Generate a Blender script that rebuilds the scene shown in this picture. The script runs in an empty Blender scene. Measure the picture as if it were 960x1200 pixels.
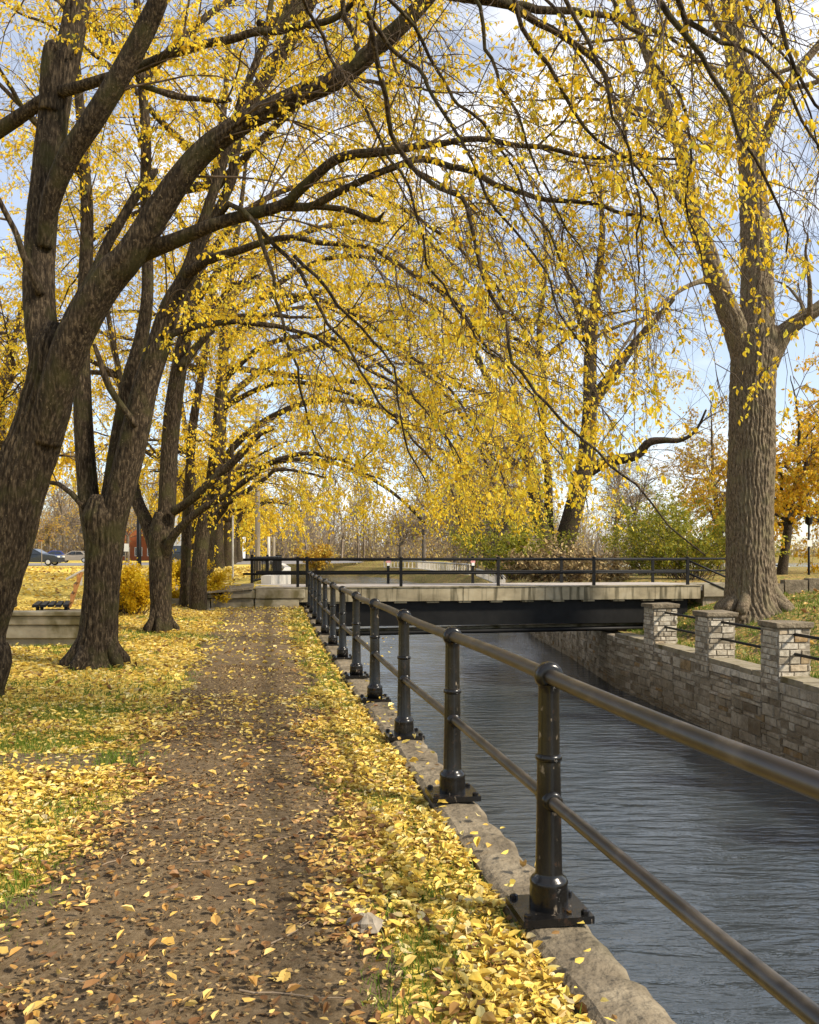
import bpy, math, random
import numpy as np
rad = math.radians
S = bpy.context.scene
COL = S.collection
F, U0, V0, EYE = 1000.0, 480.0, 650.0, 1.6        # focal length in photo pixels, principal point, eye height

def P(u, v, Y):                                    # a point of the place seen at (u, v) and Y metres away
    return np.array([(u-U0)/F*Y, Y, EYE-(v-V0)/F*Y])

# ------------------------------------------------------------------ mesh helpers
class MB:
    def __init__(self): self.v, self.q, self.t, self.n, self.uv = [], [], [], 0, None
    def add(self, v, quads=None, tris=None):
        v = np.asarray(v, float).reshape(-1, 3)
        if quads is not None and len(quads): self.q.append(np.asarray(quads, int).reshape(-1, 4)+self.n)
        if tris is not None and len(tris): self.t.append(np.asarray(tris, int).reshape(-1, 3)+self.n)
        self.v.append(v); self.n += len(v)
        return self
    def box(self, c, s, rz=0.0, M=None):
        x, y, z = [a/2 for a in s]
        v = np.array([[-x,-y,-z],[x,-y,-z],[x,y,-z],[-x,y,-z],[-x,-y,z],[x,-y,z],[x,y,z],[-x,y,z]])
        if M is not None: v = v @ np.asarray(M).T
        elif rz: v = v @ rotz(rz).T
        return self.add(v+np.asarray(c, float), [[0,3,2,1],[4,5,6,7],[0,1,5,4],[1,2,6,5],[2,3,7,6],[3,0,4,7]])
    def lathe(self, c, prof, n=20, axis=None):     # prof: (radius, z)
        a = np.linspace(0, 2*math.pi, n, endpoint=False)
        v = np.array([[r*math.cos(t), r*math.sin(t), z] for r, z in prof for t in a])
        if axis is not None: v = v @ frame(axis).T
        q = [[i*n+j, i*n+(j+1) % n, (i+1)*n+(j+1) % n, (i+1)*n+j] for i in range(len(prof)-1) for j in range(n)]
        self.add(v+np.asarray(c, float), q)
        b = self.n-len(v)
        for i, flip in ((0, True), (len(prof)-1, False)):
            if prof[i][0] > 1e-4:
                k = self.n; self.add(np.mean(v[i*n:(i+1)*n], 0)[None]+np.asarray(c, float))
                ring = [b+i*n+j for j in range(n)]
                T = [[k, ring[(j+1) % n], ring[j]] if flip else [k, ring[j], ring[(j+1) % n]] for j in range(n)]
                self.t.append(np.array(T))
        return self
    def tube(self, pts, rr, n=10, cap=True, ridge=0.0, nr=20, rng=None, twist=0.8):
        pts = np.asarray(pts, float); k = len(pts)
        rr = np.broadcast_to(np.asarray(rr, float), (k,)).copy()
        T = np.gradient(pts, axis=0); T /= np.linalg.norm(T, axis=1)[:, None]+1e-9
        ref = np.array([0, 1.0, 0]) if abs(T[0][1]) < .8 else np.array([0, 0, 1.0])
        N = np.zeros_like(T); a = ref-T[0]*(ref@T[0]); N[0] = a/np.linalg.norm(a)
        for i in range(1, k):
            a = N[i-1]-T[i]*(N[i-1]@T[i]); N[i] = a/(np.linalg.norm(a)+1e-9)
        B = np.cross(T, N)
        th = np.linspace(0, 2*math.pi, n, endpoint=False)
        R = np.repeat(rr[:, None], n, 1)
        if ridge:
            s = np.concatenate([[0], np.cumsum(np.linalg.norm(np.diff(pts, axis=0), axis=1))])[:, None]
            p = rng.random(8)*6.28
            lump = .45*np.sin(2*th+p[0]+s*.9)+.35*np.sin(3*th+p[1]-s*1.3)+.25*np.sin(5*th+p[2]+s*2.1)
            ph = twist*(np.sin(s*2.1+p[3])+.6*np.sin(s*5.3+p[4]+2*th)+.5*np.sin(s*9.1+3*th+p[5]))
            f = np.abs(np.sin(nr*.5*th+ph))**.6 - .6 + .35*np.sin(nr*1.37//1*th+s*7+p[6])*np.sin(s*11+p[7])
            R = R*(1+.05*lump)+ridge*f
        V = pts[:, None, :]+R[..., None]*(N[:, None, :]*np.cos(th)[None, :, None]+B[:, None, :]*np.sin(th)[None, :, None])
        i, j = np.meshgrid(np.arange(k-1), np.arange(n), indexing='ij'); j2 = (j+1) % n
        q = np.stack([i*n+j, i*n+j2, (i+1)*n+j2, (i+1)*n+j], -1).reshape(-1, 4)
        self.add(V.reshape(-1, 3), q)
        if cap:
            b = self.n-k*n
            c = self.n; self.add(pts[[0, -1]])
            self.t.append(np.array([[c, b+(m+1) % n, b+m] for m in range(n)]+[[c+1, b+(k-1)*n+m, b+(k-1)*n+(m+1) % n] for m in range(n)]))
        return self
    def tubes(self, pts, r0, r1, n=3):             # many thin twigs at once: pts (m, k, 3)
        m, k, _ = pts.shape
        if m == 0: return self
        T = np.gradient(pts, axis=1); T /= np.linalg.norm(T, axis=2)[..., None]+1e-9
        ref = np.where(np.abs(T[:, :1, 2:3]) < .8, np.array([0, 0, 1.0]), np.array([1.0, 0, 0]))
        N = np.cross(T, np.broadcast_to(ref, T.shape)); N /= np.linalg.norm(N, axis=2)[..., None]+1e-9
        B = np.cross(T, N)
        w = np.linspace(0, 1, k)[None, :]
        R = np.asarray(r0).reshape(-1, 1)*(1-w)+np.asarray(r1).reshape(-1, 1)*w
        th = np.linspace(0, 2*math.pi, n, endpoint=False)
        V = pts[:, :, None, :]+R[:, :, None, None]*(N[:, :, None, :]*np.cos(th)[:, None]+B[:, :, None, :]*np.sin(th)[:, None])
        a, i, j = np.meshgrid(np.arange(m), np.arange(k-1), np.arange(n), indexing='ij'); j2 = (j+1) % n
        o = a*k*n
        q = np.stack([o+i*n+j, o+i*n+j2, o+(i+1)*n+j2, o+(i+1)*n+j], -1).reshape(-1, 4)
        return self.add(V.reshape(-1, 3), q)
    def leaves(self, pos, d, nrm, L, W, curl=.12, simple=False):
        m = len(pos)
        if m == 0: return self
        d = d/(np.linalg.norm(d, axis=1)[:, None]+1e-9)
        s = np.cross(d, nrm); s /= np.linalg.norm(s, axis=1)[:, None]+1e-9
        u = np.cross(s, d)
        L = np.broadcast_to(np.asarray(L, float), (m,))[:, None]; W = np.broadcast_to(np.asarray(W, float), (m,))[:, None]
        c = np.broadcast_to(np.asarray(curl, float).reshape(-1, 1), (m, 1)) if np.ndim(curl) else np.full((m, 1), curl)
        if simple:
            V = np.stack([pos, pos+d*L*.45+s*W*.5+u*c*L, pos+d*L+u*c*L*.5, pos+d*L*.45-s*W*.5+u*c*L], 1)
            o = np.arange(m)[:, None]*4
            return self.add(V.reshape(-1, 3), None, np.concatenate([o+[[0, 1, 2]], o+[[0, 2, 3]]]))
        V = np.stack([pos, pos+d*L*.28+s*W*.46+u*c*L, pos+d*L*.66+s*W*.38+u*c*L*1.1, pos+d*L+u*c*L*.8,
                      pos+d*L*.66-s*W*.38+u*c*L*1.1, pos+d*L*.28-s*W*.46+u*c*L, pos+d*L*.5+u*c*L*.1], 1)
        o = np.arange(m)[:, None]*7
        return self.add(V.reshape(-1, 3), np.concatenate([o+[[0, 1, 2, 6]], o+[[6, 4, 5, 0]]]), np.concatenate([o+[[2, 3, 6]], o+[[3, 4, 6]]]))
    def mesh(self, name, mats, smooth=False):
        me = bpy.data.meshes.new(name)
        v = np.concatenate(self.v) if self.v else np.zeros((0, 3))
        q = np.concatenate(self.q) if self.q else np.zeros((0, 4), int)
        t = np.concatenate(self.t) if self.t else np.zeros((0, 3), int)
        me.vertices.add(len(v)); me.vertices.foreach_set('co', v.astype(np.float32).ravel())
        nl = len(q)*4+len(t)*3
        me.loops.add(nl); me.loops.foreach_set('vertex_index', np.concatenate([q.ravel(), t.ravel()]).astype(np.int32))
        me.polygons.add(len(q)+len(t))
        st = np.concatenate([np.arange(len(q))*4, len(q)*4+np.arange(len(t))*3]).astype(np.int32)
        me.polygons.foreach_set('loop_start', st)
        me.polygons.foreach_set('loop_total', np.concatenate([np.full(len(q), 4), np.full(len(t), 3)]).astype(np.int32))
        me.polygons.foreach_set('use_smooth', np.full(len(q)+len(t), bool(smooth)))
        me.update(calc_edges=True); me.validate()
        me.materials.append(mats)
        return me

def rotz(a):
    c, s = math.cos(a), math.sin(a); return np.array([[c,-s,0],[s,c,0],[0,0,1.0]])
def frame(axis):
    w = np.asarray(axis, float); w = w/np.linalg.norm(w)
    r = np.array([0, 0, 1.0]) if abs(w[2]) < .9 else np.array([1.0, 0, 0])
    u = np.cross(r, w); u /= np.linalg.norm(u)
    return np.stack([u, np.cross(w, u), w], 1)

def build(name, mb, mat, parent=None, smooth=False, loc=None):
    if loc is not None and parent is None:
        mb.v = [v-np.asarray(loc, float) for v in mb.v]
    if parent is not None and 'base' in parent:
        mb.v = [v-np.array(parent['base']) for v in mb.v]
    o = bpy.data.objects.new(name, mb.mesh(name, mat, smooth)); COL.objects.link(o)
    if parent is not None:
        o.parent = parent
        if 'base' in parent: o['base'] = list(parent['base'])
    if loc is not None and parent is None:
        o.location = [float(a) for a in loc]; o['base'] = [float(a) for a in loc]
    return o
def tag(o, label=None, cat=None, group=None, kind=None):
    if label: o['label'] = label
    if cat: o['category'] = cat
    if group: o['group'] = group
    if kind: o['kind'] = kind
    return o
def thing(name, loc, label, cat, group=None):
    o = bpy.data.objects.new(name, None); COL.objects.link(o)
    o.location = [float(a) for a in loc]; o['base'] = [float(a) for a in loc]; o.empty_display_size = .2
    return tag(o, label, cat, group)
def copy_tree(o, parent=None):
    c = o.copy(); COL.objects.link(c)
    if parent is not None: c.parent = parent
    for ch in [k for k in bpy.data.objects if k.parent == o]: copy_tree(ch, c)
    return c
def resample(pts, rr, step):
    pts = np.asarray(pts, float); rr = np.asarray(rr, float); out, ro = [], []
    n = len(pts)
    for i in range(n-1):
        p0, p1, p2, p3 = pts[max(i-1, 0)], pts[i], pts[i+1], pts[min(i+2, n-1)]
        m = max(1, int(np.linalg.norm(p2-p1)/step))
        for k in range(m):
            t = k/m
            out.append(.5*((2*p1)+(-p0+p2)*t+(2*p0-5*p1+4*p2-p3)*t*t+(-p0+3*p1-3*p2+p3)*t**3))
            ro.append(rr[i]*(1-t)+rr[i+1]*t)
    out.append(pts[-1]); ro.append(rr[-1])
    return np.array(out), np.array(ro)
def sstep(a, b, x):
    t = np.clip((np.asarray(x, float)-a)/(b-a), 0, 1); return t*t*(3-2*t)
_nr = np.random.default_rng(5)
_K = _nr.normal(size=(14, 2)); _PH = _nr.random(14)*6.28
def vnoise(x, y, f=1.0):                           # smooth pseudo-noise, about -1..1
    x = np.asarray(x, float)*f; y = np.asarray(y, float)*f
    return sum(np.sin(_K[i, 0]*x*(1+.17*i)+_K[i, 1]*y*(1+.17*i)+_PH[i]) for i in range(14))/4.2

# ------------------------------------------------------------------ materials
def newmat(name):
    m = bpy.data.materials.new(name); m.use_nodes = True
    nt = m.node_tree; nt.nodes.clear()
    return m, nt, nt.nodes, nt.links
def ramp(nd, stops, interp='LINEAR'):
    r = nd.new('ShaderNodeValToRGB'); cr = r.color_ramp; cr.interpolation = interp
    while len(cr.elements) < len(stops): cr.elements.new(.5)
    for e, (p, c) in zip(cr.elements, stops): e.position = p; e.color = (*c, 1)
    return r
def surf(name, stops, scale=(3, 3, 3), rough=.85, bump=.3, bdist=.02, detail=8, stain=None, island=None, spec=.3, metal=0., bscale=None, noise_rough=.6):
    """noise-mottled surface; stain = (stops-colour, scale, lo, hi); island = ramp stops by mesh island multiplied in"""
    m, nt, nd, lk = newmat(name)
    out = nd.new('ShaderNodeOutputMaterial'); b = nd.new('ShaderNodeBsdfPrincipled'); lk.new(b.outputs[0], out.inputs[0])
    tc = nd.new('ShaderNodeTexCoord'); mp = nd.new('ShaderNodeMapping'); mp.inputs['Scale'].default_value = scale
    lk.new(tc.outputs['Object'], mp.inputs[0])
    n = nd.new('ShaderNodeTexNoise'); n.inputs['Scale'].default_value = 1; n.inputs['Detail'].default_value = detail; n.inputs['Roughness'].default_value = noise_rough
    lk.new(mp.outputs[0], n.inputs[0])
    r = ramp(nd, stops); lk.new(n.outputs[0], r.inputs[0]); col = r.outputs[0]
    if island:
        g = nd.new('ShaderNodeNewGeometry'); ri = ramp(nd, island); lk.new(g.outputs['Random Per Island'], ri.inputs[0])
        mx = nd.new('ShaderNodeMix'); mx.data_type = 'RGBA'; mx.blend_type = 'MULTIPLY'; mx.inputs[0].default_value = 1
        lk.new(col, mx.inputs[6]); lk.new(ri.outputs[0], mx.inputs[7]); col = mx.outputs[2]
    if stain:
        c, sc, lo, hi = stain
        mp2 = nd.new('ShaderNodeMapping'); mp2.inputs['Scale'].default_value = sc; lk.new(tc.outputs['Object'], mp2.inputs[0])
        n2 = nd.new('ShaderNodeTexNoise'); n2.inputs['Scale'].default_value = 1; n2.inputs['Detail'].default_value = 6; lk.new(mp2.outputs[0], n2.inputs[0])
        r2 = ramp(nd, [(lo, (0, 0, 0)), (hi, (1, 1, 1))]); lk.new(n2.outputs[0], r2.inputs[0])
        mx = nd.new('ShaderNodeMix'); mx.data_type = 'RGBA'; lk.new(r2.outputs[0], mx.inputs[0]); lk.new(col, mx.inputs[6]); mx.inputs[7].default_value = (*c, 1); col = mx.outputs[2]
    lk.new(col, b.inputs['Base Color'])
    b.inputs['Roughness'].default_value = rough; b.inputs['Specular IOR Level'].default_value = spec; b.inputs['Metallic'].default_value = metal
    if bump:
        src = n.outputs[0]
        if bscale:
            mp3 = nd.new('ShaderNodeMapping'); mp3.inputs['Scale'].default_value = bscale; lk.new(tc.outputs['Object'], mp3.inputs[0])
            n3 = nd.new('ShaderNodeTexNoise'); n3.inputs['Scale'].default_value = 1; n3.inputs['Detail'].default_value = 6; lk.new(mp3.outputs[0], n3.inputs[0]); src = n3.outputs[0]
        bp = nd.new('ShaderNodeBump'); bp.inputs['Strength'].default_value = bump; bp.inputs['Distance'].default_value = bdist
        lk.new(src, bp.inputs['Height']); lk.new(bp.outputs[0], b.inputs['Normal'])
    return m
def leafmat(name, stops, trans=.45, gloss=.25):
    m, nt, nd, lk = newmat(name)
    out = nd.new('ShaderNodeOutputMaterial'); g = nd.new('ShaderNodeNewGeometry')
    r = ramp(nd, stops); lk.new(g.outputs['Random Per Island'], r.inputs[0])
    b = nd.new('ShaderNodeBsdfPrincipled'); b.inputs['Roughness'].default_value = .5; b.inputs['Specular IOR Level'].default_value = gloss
    t = nd.new('ShaderNodeBsdfTranslucent'); mx = nd.new('ShaderNodeMixShader'); mx.inputs[0].default_value = trans
    lk.new(r.outputs[0], b.inputs['Base Color']); lk.new(r.outputs[0], t.inputs[0])
    lk.new(b.outputs[0], mx.inputs[1]); lk.new(t.outputs[0], mx.inputs[2]); lk.new(mx.outputs[0], out.inputs[0])
    return m
M = {}
M['leaf'] = leafmat('yellow_leaf', [(0, (.56, .33, .012)), (.2, (.80, .53, .020)), (.6, (.88, .65, .036)), (.88, (.90, .74, .08)), (1, (.50, .48, .05))])
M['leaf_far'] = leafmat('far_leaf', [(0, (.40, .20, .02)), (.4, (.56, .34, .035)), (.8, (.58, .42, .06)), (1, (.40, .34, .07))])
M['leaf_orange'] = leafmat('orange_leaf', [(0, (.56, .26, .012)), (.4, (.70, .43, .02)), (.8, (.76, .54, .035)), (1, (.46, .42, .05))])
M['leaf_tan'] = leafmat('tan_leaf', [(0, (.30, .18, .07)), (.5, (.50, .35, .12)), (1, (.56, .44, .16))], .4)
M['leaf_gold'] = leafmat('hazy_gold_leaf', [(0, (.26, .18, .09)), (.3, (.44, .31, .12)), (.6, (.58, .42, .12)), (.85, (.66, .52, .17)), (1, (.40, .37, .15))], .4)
M['leaf_green'] = leafmat('green_leaf', [(0, (.12, .14, .015)), (.4, (.22, .235, .02)), (.8, (.36, .32, .03)), (1, (.50, .38, .03))], .35)
M['leaf_shrub'] = leafmat('shrub_leaf', [(0, (.52, .32, .008)), (.5, (.70, .47, .015)), (1, (.74, .56, .03))])
M['litter'] = leafmat('litter_leaf', [(0, (.15, .07, .025)), (.10, (.30, .17, .05)), (.20, (.56, .37, .07)), (.5, (.72, .52, .09)), (.75, (.78, .60, .14)), (.9, (.80, .67, .27)), (1, (.55, .45, .25))], .2, .35)
M['litter_brown'] = leafmat('brown_litter_leaf', [(0, (.13, .06, .02)), (.3, (.26, .13, .045)), (.5, (.42, .22, .06)), (.7, (.60, .38, .09)), (1, (.72, .52, .16))], .15, .35)
M['crumb'] = leafmat('leaf_scrap', [(0, (.07, .04, .02)), (.5, (.20, .12, .05)), (.8, (.34, .22, .09)), (1, (.52, .38, .15))], .1, .2)
M['grass'] = leafmat('grass_blade', [(0, (.08, .13, .012)), (.6, (.13, .20, .02)), (1, (.24, .25, .05))], .3, .2)
M['straw'] = leafmat('dry_stalk', [(0, (.20, .13, .06)), (.5, (.34, .24, .11)), (1, (.42, .33, .16))], .2, .1)
def barkmat(name, a, b_, c, moss, sc=1.0, bump=.9):
    m, nt, nd, lk = newmat(name)
    out = nd.new('ShaderNodeOutputMaterial'); b = nd.new('ShaderNodeBsdfPrincipled'); lk.new(b.outputs[0], out.inputs[0])
    tc = nd.new('ShaderNodeTexCoord')
    mp = nd.new('ShaderNodeMapping'); mp.inputs['Scale'].default_value = (38*sc, 38*sc, 9*sc); lk.new(tc.outputs['Object'], mp.inputs[0])
    n = nd.new('ShaderNodeTexNoise'); n.inputs['Scale'].default_value = 1; n.inputs['Detail'].default_value = 9; n.inputs['Roughness'].default_value = .65; lk.new(mp.outputs[0], n.inputs[0])
    r = ramp(nd, [(.32, a), (.5, b_), (.68, c)]); lk.new(n.outputs[0], r.inputs[0])
    n2 = nd.new('ShaderNodeTexNoise'); n2.inputs['Scale'].default_value = 3.0; n2.inputs['Detail'].default_value = 7; lk.new(tc.outputs['Object'], n2.inputs[0])
    r2 = ramp(nd, [(.50, (0, 0, 0)), (.66, (.75, .75, .75))]); lk.new(n2.outputs[0], r2.inputs[0])
    mx = nd.new('ShaderNodeMix'); mx.data_type = 'RGBA'; lk.new(r2.outputs[0], mx.inputs[0]); lk.new(r.outputs[0], mx.inputs[6]); mx.inputs[7].default_value = (*moss, 1)
    v = nd.new('ShaderNodeTexNoise'); v.inputs['Scale'].default_value = 38; v.inputs['Detail'].default_value = 3; lk.new(tc.outputs['Object'], v.inputs[0])
    r3 = ramp(nd, [(.66, (0, 0, 0)), (.72, (.8, .8, .8))]); lk.new(v.outputs[0], r3.inputs[0])
    mx2 = nd.new('ShaderNodeMix'); mx2.data_type = 'RGBA'; lk.new(r3.outputs[0], mx2.inputs[0]); lk.new(mx.outputs[2], mx2.inputs[6]); mx2.inputs[7].default_value = (c[0]*1.5, c[1]*1.55, c[2]*1.45, 1)
    lk.new(mx2.outputs[2], b.inputs['Base Color']); b.inputs['Roughness'].default_value = .9; b.inputs['Specular IOR Level'].default_value = .15
    bp = nd.new('ShaderNodeBump'); bp.inputs['Strength'].default_value = bump; bp.inputs['Distance'].default_value = .03
    lk.new(n.outputs[0], bp.inputs['Height']); lk.new(bp.outputs[0], b.inputs['Normal'])
    return m
M['bark'] = barkmat('dark_bark', (.008, .0056, .0036), (.036, .0255, .0155), (.135, .10, .062), (.052, .047, .017))
M['bark_grey'] = barkmat('grey_bark', (.026, .019, .012), (.13, .098, .062), (.31, .245, .165), (.16, .135, .075))
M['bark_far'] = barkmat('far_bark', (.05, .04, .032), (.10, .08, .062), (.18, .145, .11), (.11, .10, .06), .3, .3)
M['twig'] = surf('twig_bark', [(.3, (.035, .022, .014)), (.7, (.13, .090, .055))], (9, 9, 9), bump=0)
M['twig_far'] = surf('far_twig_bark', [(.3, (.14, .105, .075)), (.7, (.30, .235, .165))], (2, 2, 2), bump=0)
M['iron'] = surf('black_iron', [(.30, (.005, .0045, .004)), (.60, (.009, .008, .007)), (.74, (.04, .023, .014))], (20, 20, 14), rough=.24, bump=.35, bdist=.004, spec=.36, stain=((.20, .16, .115), (34, 34, 15), .66, .74))
M['rail'] = surf('worn_rail', [(.30, (.009, .0075, .0065)), (.5, (.026, .020, .014)), (.70, (.095, .076, .055))], (9, 5, 9), rough=.38, bump=.15, bdist=.003, spec=.65, stain=((.03, .022, .018), (3, 2, 3), .52, .68))
M['black_steel'] = surf('black_steel', [(.3, (.003, .003, .003)), (.7, (.009, .0085, .008))], (4, 4, 4), rough=.55, bump=.1, spec=.22)
M['concrete'] = surf('old_concrete', [(.28, (.085, .066, .042)), (.5, (.175, .140, .092)), (.72, (.28, .23, .155))], (5, 5, 5), bump=.9, bdist=.03, stain=((.10, .085, .05), (1.6, 1.6, 1.6), .55, .72), bscale=(22, 22, 22))
M['fascia'] = surf('streaked_concrete', [(.3, (.17, .14, .085)), (.55, (.32, .27, .175)), (.75, (.40, .35, .25))], (1.2, 1.2, 2), bump=.25, stain=((.10, .085, .05), (7, 7, .7), .50, .66))
M['deck'] = surf('deck_concrete', [(.3, (.30, .26, .22)), (.7, (.44, .40, .36))], (2, 2, 2), bump=.2)
M['slab'] = surf('weathered_slab', [(.3, (.16, .13, .09)), (.55, (.30, .26, .18)), (.75, (.40, .36, .27))], (2, 2, 3), bump=.4, stain=((.11, .09, .04), (2, 2, 1.4), .5, .64))
M['white_conc'] = surf('pale_concrete', [(.3, (.48, .44, .37)), (.7, (.66, .62, .55))], (1.5, 1.5, 1.5), bump=.2, stain=((.32, .28, .2), (3, 3, .6), .55, .7))
M['mortar'] = surf('mortar', [(.3, (.16, .13, .095)), (.7, (.32, .275, .205))], (6, 6, 6), bump=.5)
M['stone'] = None
M['dirt'] = None
M['asphalt'] = surf('asphalt', [(.3, (.16, .145, .13)), (.7, (.25, .23, .21))], (3, 3, 3), bump=.1)
M['gravel'] = surf('grey_gravel', [(.3, (.20, .17, .14)), (.7, (.34, .30, .26))], (9, 9, 9), bump=.4)
M['wood_orange'] = surf('orange_wood', [(.3, (.20, .085, .025)), (.7, (.32, .15, .045))], (4, 4, 14), rough=.6, bump=.2)
M['glass'] = surf('car_glass', [(.3, (.012, .016, .02)), (.7, (.03, .035, .04))], (1, 1, 1), rough=.05, bump=0, spec=.8)
M['tyre'] = surf('tyre_rubber', [(.3, (.012, .012, .012)), (.7, (.022, .022, .022))], (8, 8, 8), bump=.1)
M['rim'] = surf('wheel_metal', [(.3, (.45, .45, .46)), (.7, (.6, .6, .6))], (3, 3, 3), rough=.3, bump=0, metal=.6)
def paint(name, c, rough=.25): return surf(name, [(.3, c), (.7, tuple(a*1.12 for a in c))], (2, 2, 2), rough=rough, bump=0, spec=.6)
M['car_black'] = paint('black_car_paint', (.012, .016, .02)); M['car_blue'] = paint('blue_car_paint', (.02, .035, .16)); M['car_tan'] = paint('tan_car_paint', (.26, .22, .17))
M['lamp_clear'] = paint('lamp_lens', (.7, .68, .62)); M['lamp_red'] = paint('red_lens', (.35, .02, .015))
M['white'] = paint('white_paint', (.75, .74, .70), .5); M['brick'] = surf('brick_wall', [(.3, (.26, .075, .03)), (.7, (.38, .12, .05))], (5, 5, 16), bump=.3)
M['siding'] = surf('pale_siding', [(.3, (.55, .55, .54)), (.7, (.68, .68, .66))], (1, 1, 12), bump=.2); M['roof'] = surf('dark_roof', [(.3, (.06, .055, .05)), (.7, (.11, .10, .09))], (3, 3, 9), bump=.3)
M['pole_wood'] = surf('weathered_pole', [(.3, (.16, .13, .09)), (.7, (.30, .25, .18))], (14, 14, 1.5), bump=.4)
M['green_hull'] = paint('green_hull', (.10, .26, .15), .4); M['pink'] = paint('pink_marker', (.62, .28, .26), .5)
M['rock'] = surf('pale_rock', [(.3, (.17, .14, .10)), (.7, (.33, .28, .215))], (9, 9, 9), bump=.6)

def stone_mat():
    m, nt, nd, lk = newmat('coursed_stone')
    out = nd.new('ShaderNodeOutputMaterial'); b = nd.new('ShaderNodeBsdfPrincipled'); lk.new(b.outputs[0], out.inputs[0])
    g = nd.new('ShaderNodeNewGeometry'); tc = nd.new('ShaderNodeTexCoord')
    r = ramp(nd, [(0, (.19, .155, .11)), (.2, (.33, .285, .215)), (.5, (.45, .40, .31)), (.75, (.53, .475, .38)), (.93, (.60, .54, .44)), (.98, (.36, .26, .14)), (1, (.36, .22, .09))])
    lk.new(g.outputs['Random Per Island'], r.inputs[0])
    n = nd.new('ShaderNodeTexNoise'); n.inputs['Scale'].default_value = 9; n.inputs['Detail'].default_value = 9; n.inputs['Roughness'].default_value = .7; lk.new(tc.outputs['Object'], n.inputs[0])
    r2 = ramp(nd, [(.3, (.45, .43, .40)), (.55, (1, 1, 1)), (.75, (1.25, 1.25, 1.25))]); lk.new(n.outputs[0], r2.inputs[0])
    mx = nd.new('ShaderNodeMix'); mx.data_type = 'RGBA'; mx.blend_type = 'MULTIPLY'; mx.inputs[0].default_value = 1
    lk.new(r.outputs[0], mx.inputs[6]); lk.new(r2.outputs[0], mx.inputs[7])
    ne = nd.new('ShaderNodeTexNoise'); ne.inputs['Scale'].default_value = 2.3; ne.inputs['Detail'].default_value = 8; ne.inputs['Roughness'].default_value = .7; lk.new(g.outputs['Position'], ne.inputs[0])
    re = ramp(nd, [(.55, (0, 0, 0)), (.68, (.7, .7, .7))]); lk.new(ne.outputs[0], re.inputs[0])
    me = nd.new('ShaderNodeMix'); me.data_type = 'RGBA'; lk.new(re.outputs[0], me.inputs[0]); lk.new(mx.outputs[2], me.inputs[6]); me.inputs[7].default_value = (.50, .46, .38, 1); mx = me
    # algae and damp stain: thick at the waterline, ragged upper edge
    sp = nd.new('ShaderNodeSeparateXYZ'); lk.new(g.outputs['Position'], sp.inputs[0])
    n2 = nd.new('ShaderNodeTexNoise'); n2.inputs['Scale'].default_value = 1.1; n2.inputs['Detail'].default_value = 7; lk.new(g.outputs['Position'], n2.inputs[0])
    ma = nd.new('ShaderNodeMath'); ma.operation = 'MULTIPLY_ADD'; lk.new(n2.outputs[0], ma.inputs[0]); ma.inputs[1].default_value = 2.6; lk.new(sp.outputs['Z'], ma.inputs[2])
    mr = nd.new('ShaderNodeMapRange'); mr.inputs[1].default_value = -1.2; mr.inputs[2].default_value = .35; mr.inputs[3].default_value = .72; mr.inputs[4].default_value = 0; lk.new(ma.outputs[0], mr.inputs[0])
    mx2 = nd.new('ShaderNodeMix'); mx2.data_type = 'RGBA'; lk.new(mr.outputs[0], mx2.inputs[0]); lk.new(mx.outputs[2], mx2.inputs[6]); mx2.inputs[7].default_value = (.12, .088, .047, 1)
    lk.new(mx2.outputs[2], b.inputs['Base Color']); b.inputs['Roughness'].default_value = .9; b.inputs['Specular IOR Level'].default_value = .2
    bp = nd.new('ShaderNodeBump'); bp.inputs['Strength'].default_value = .8; bp.inputs['Distance'].default_value = .02; lk.new(n.outputs[0], bp.inputs['Height']); lk.new(bp.outputs[0], b.inputs['Normal'])
    return m
M['stone'] = stone_mat()

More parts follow.
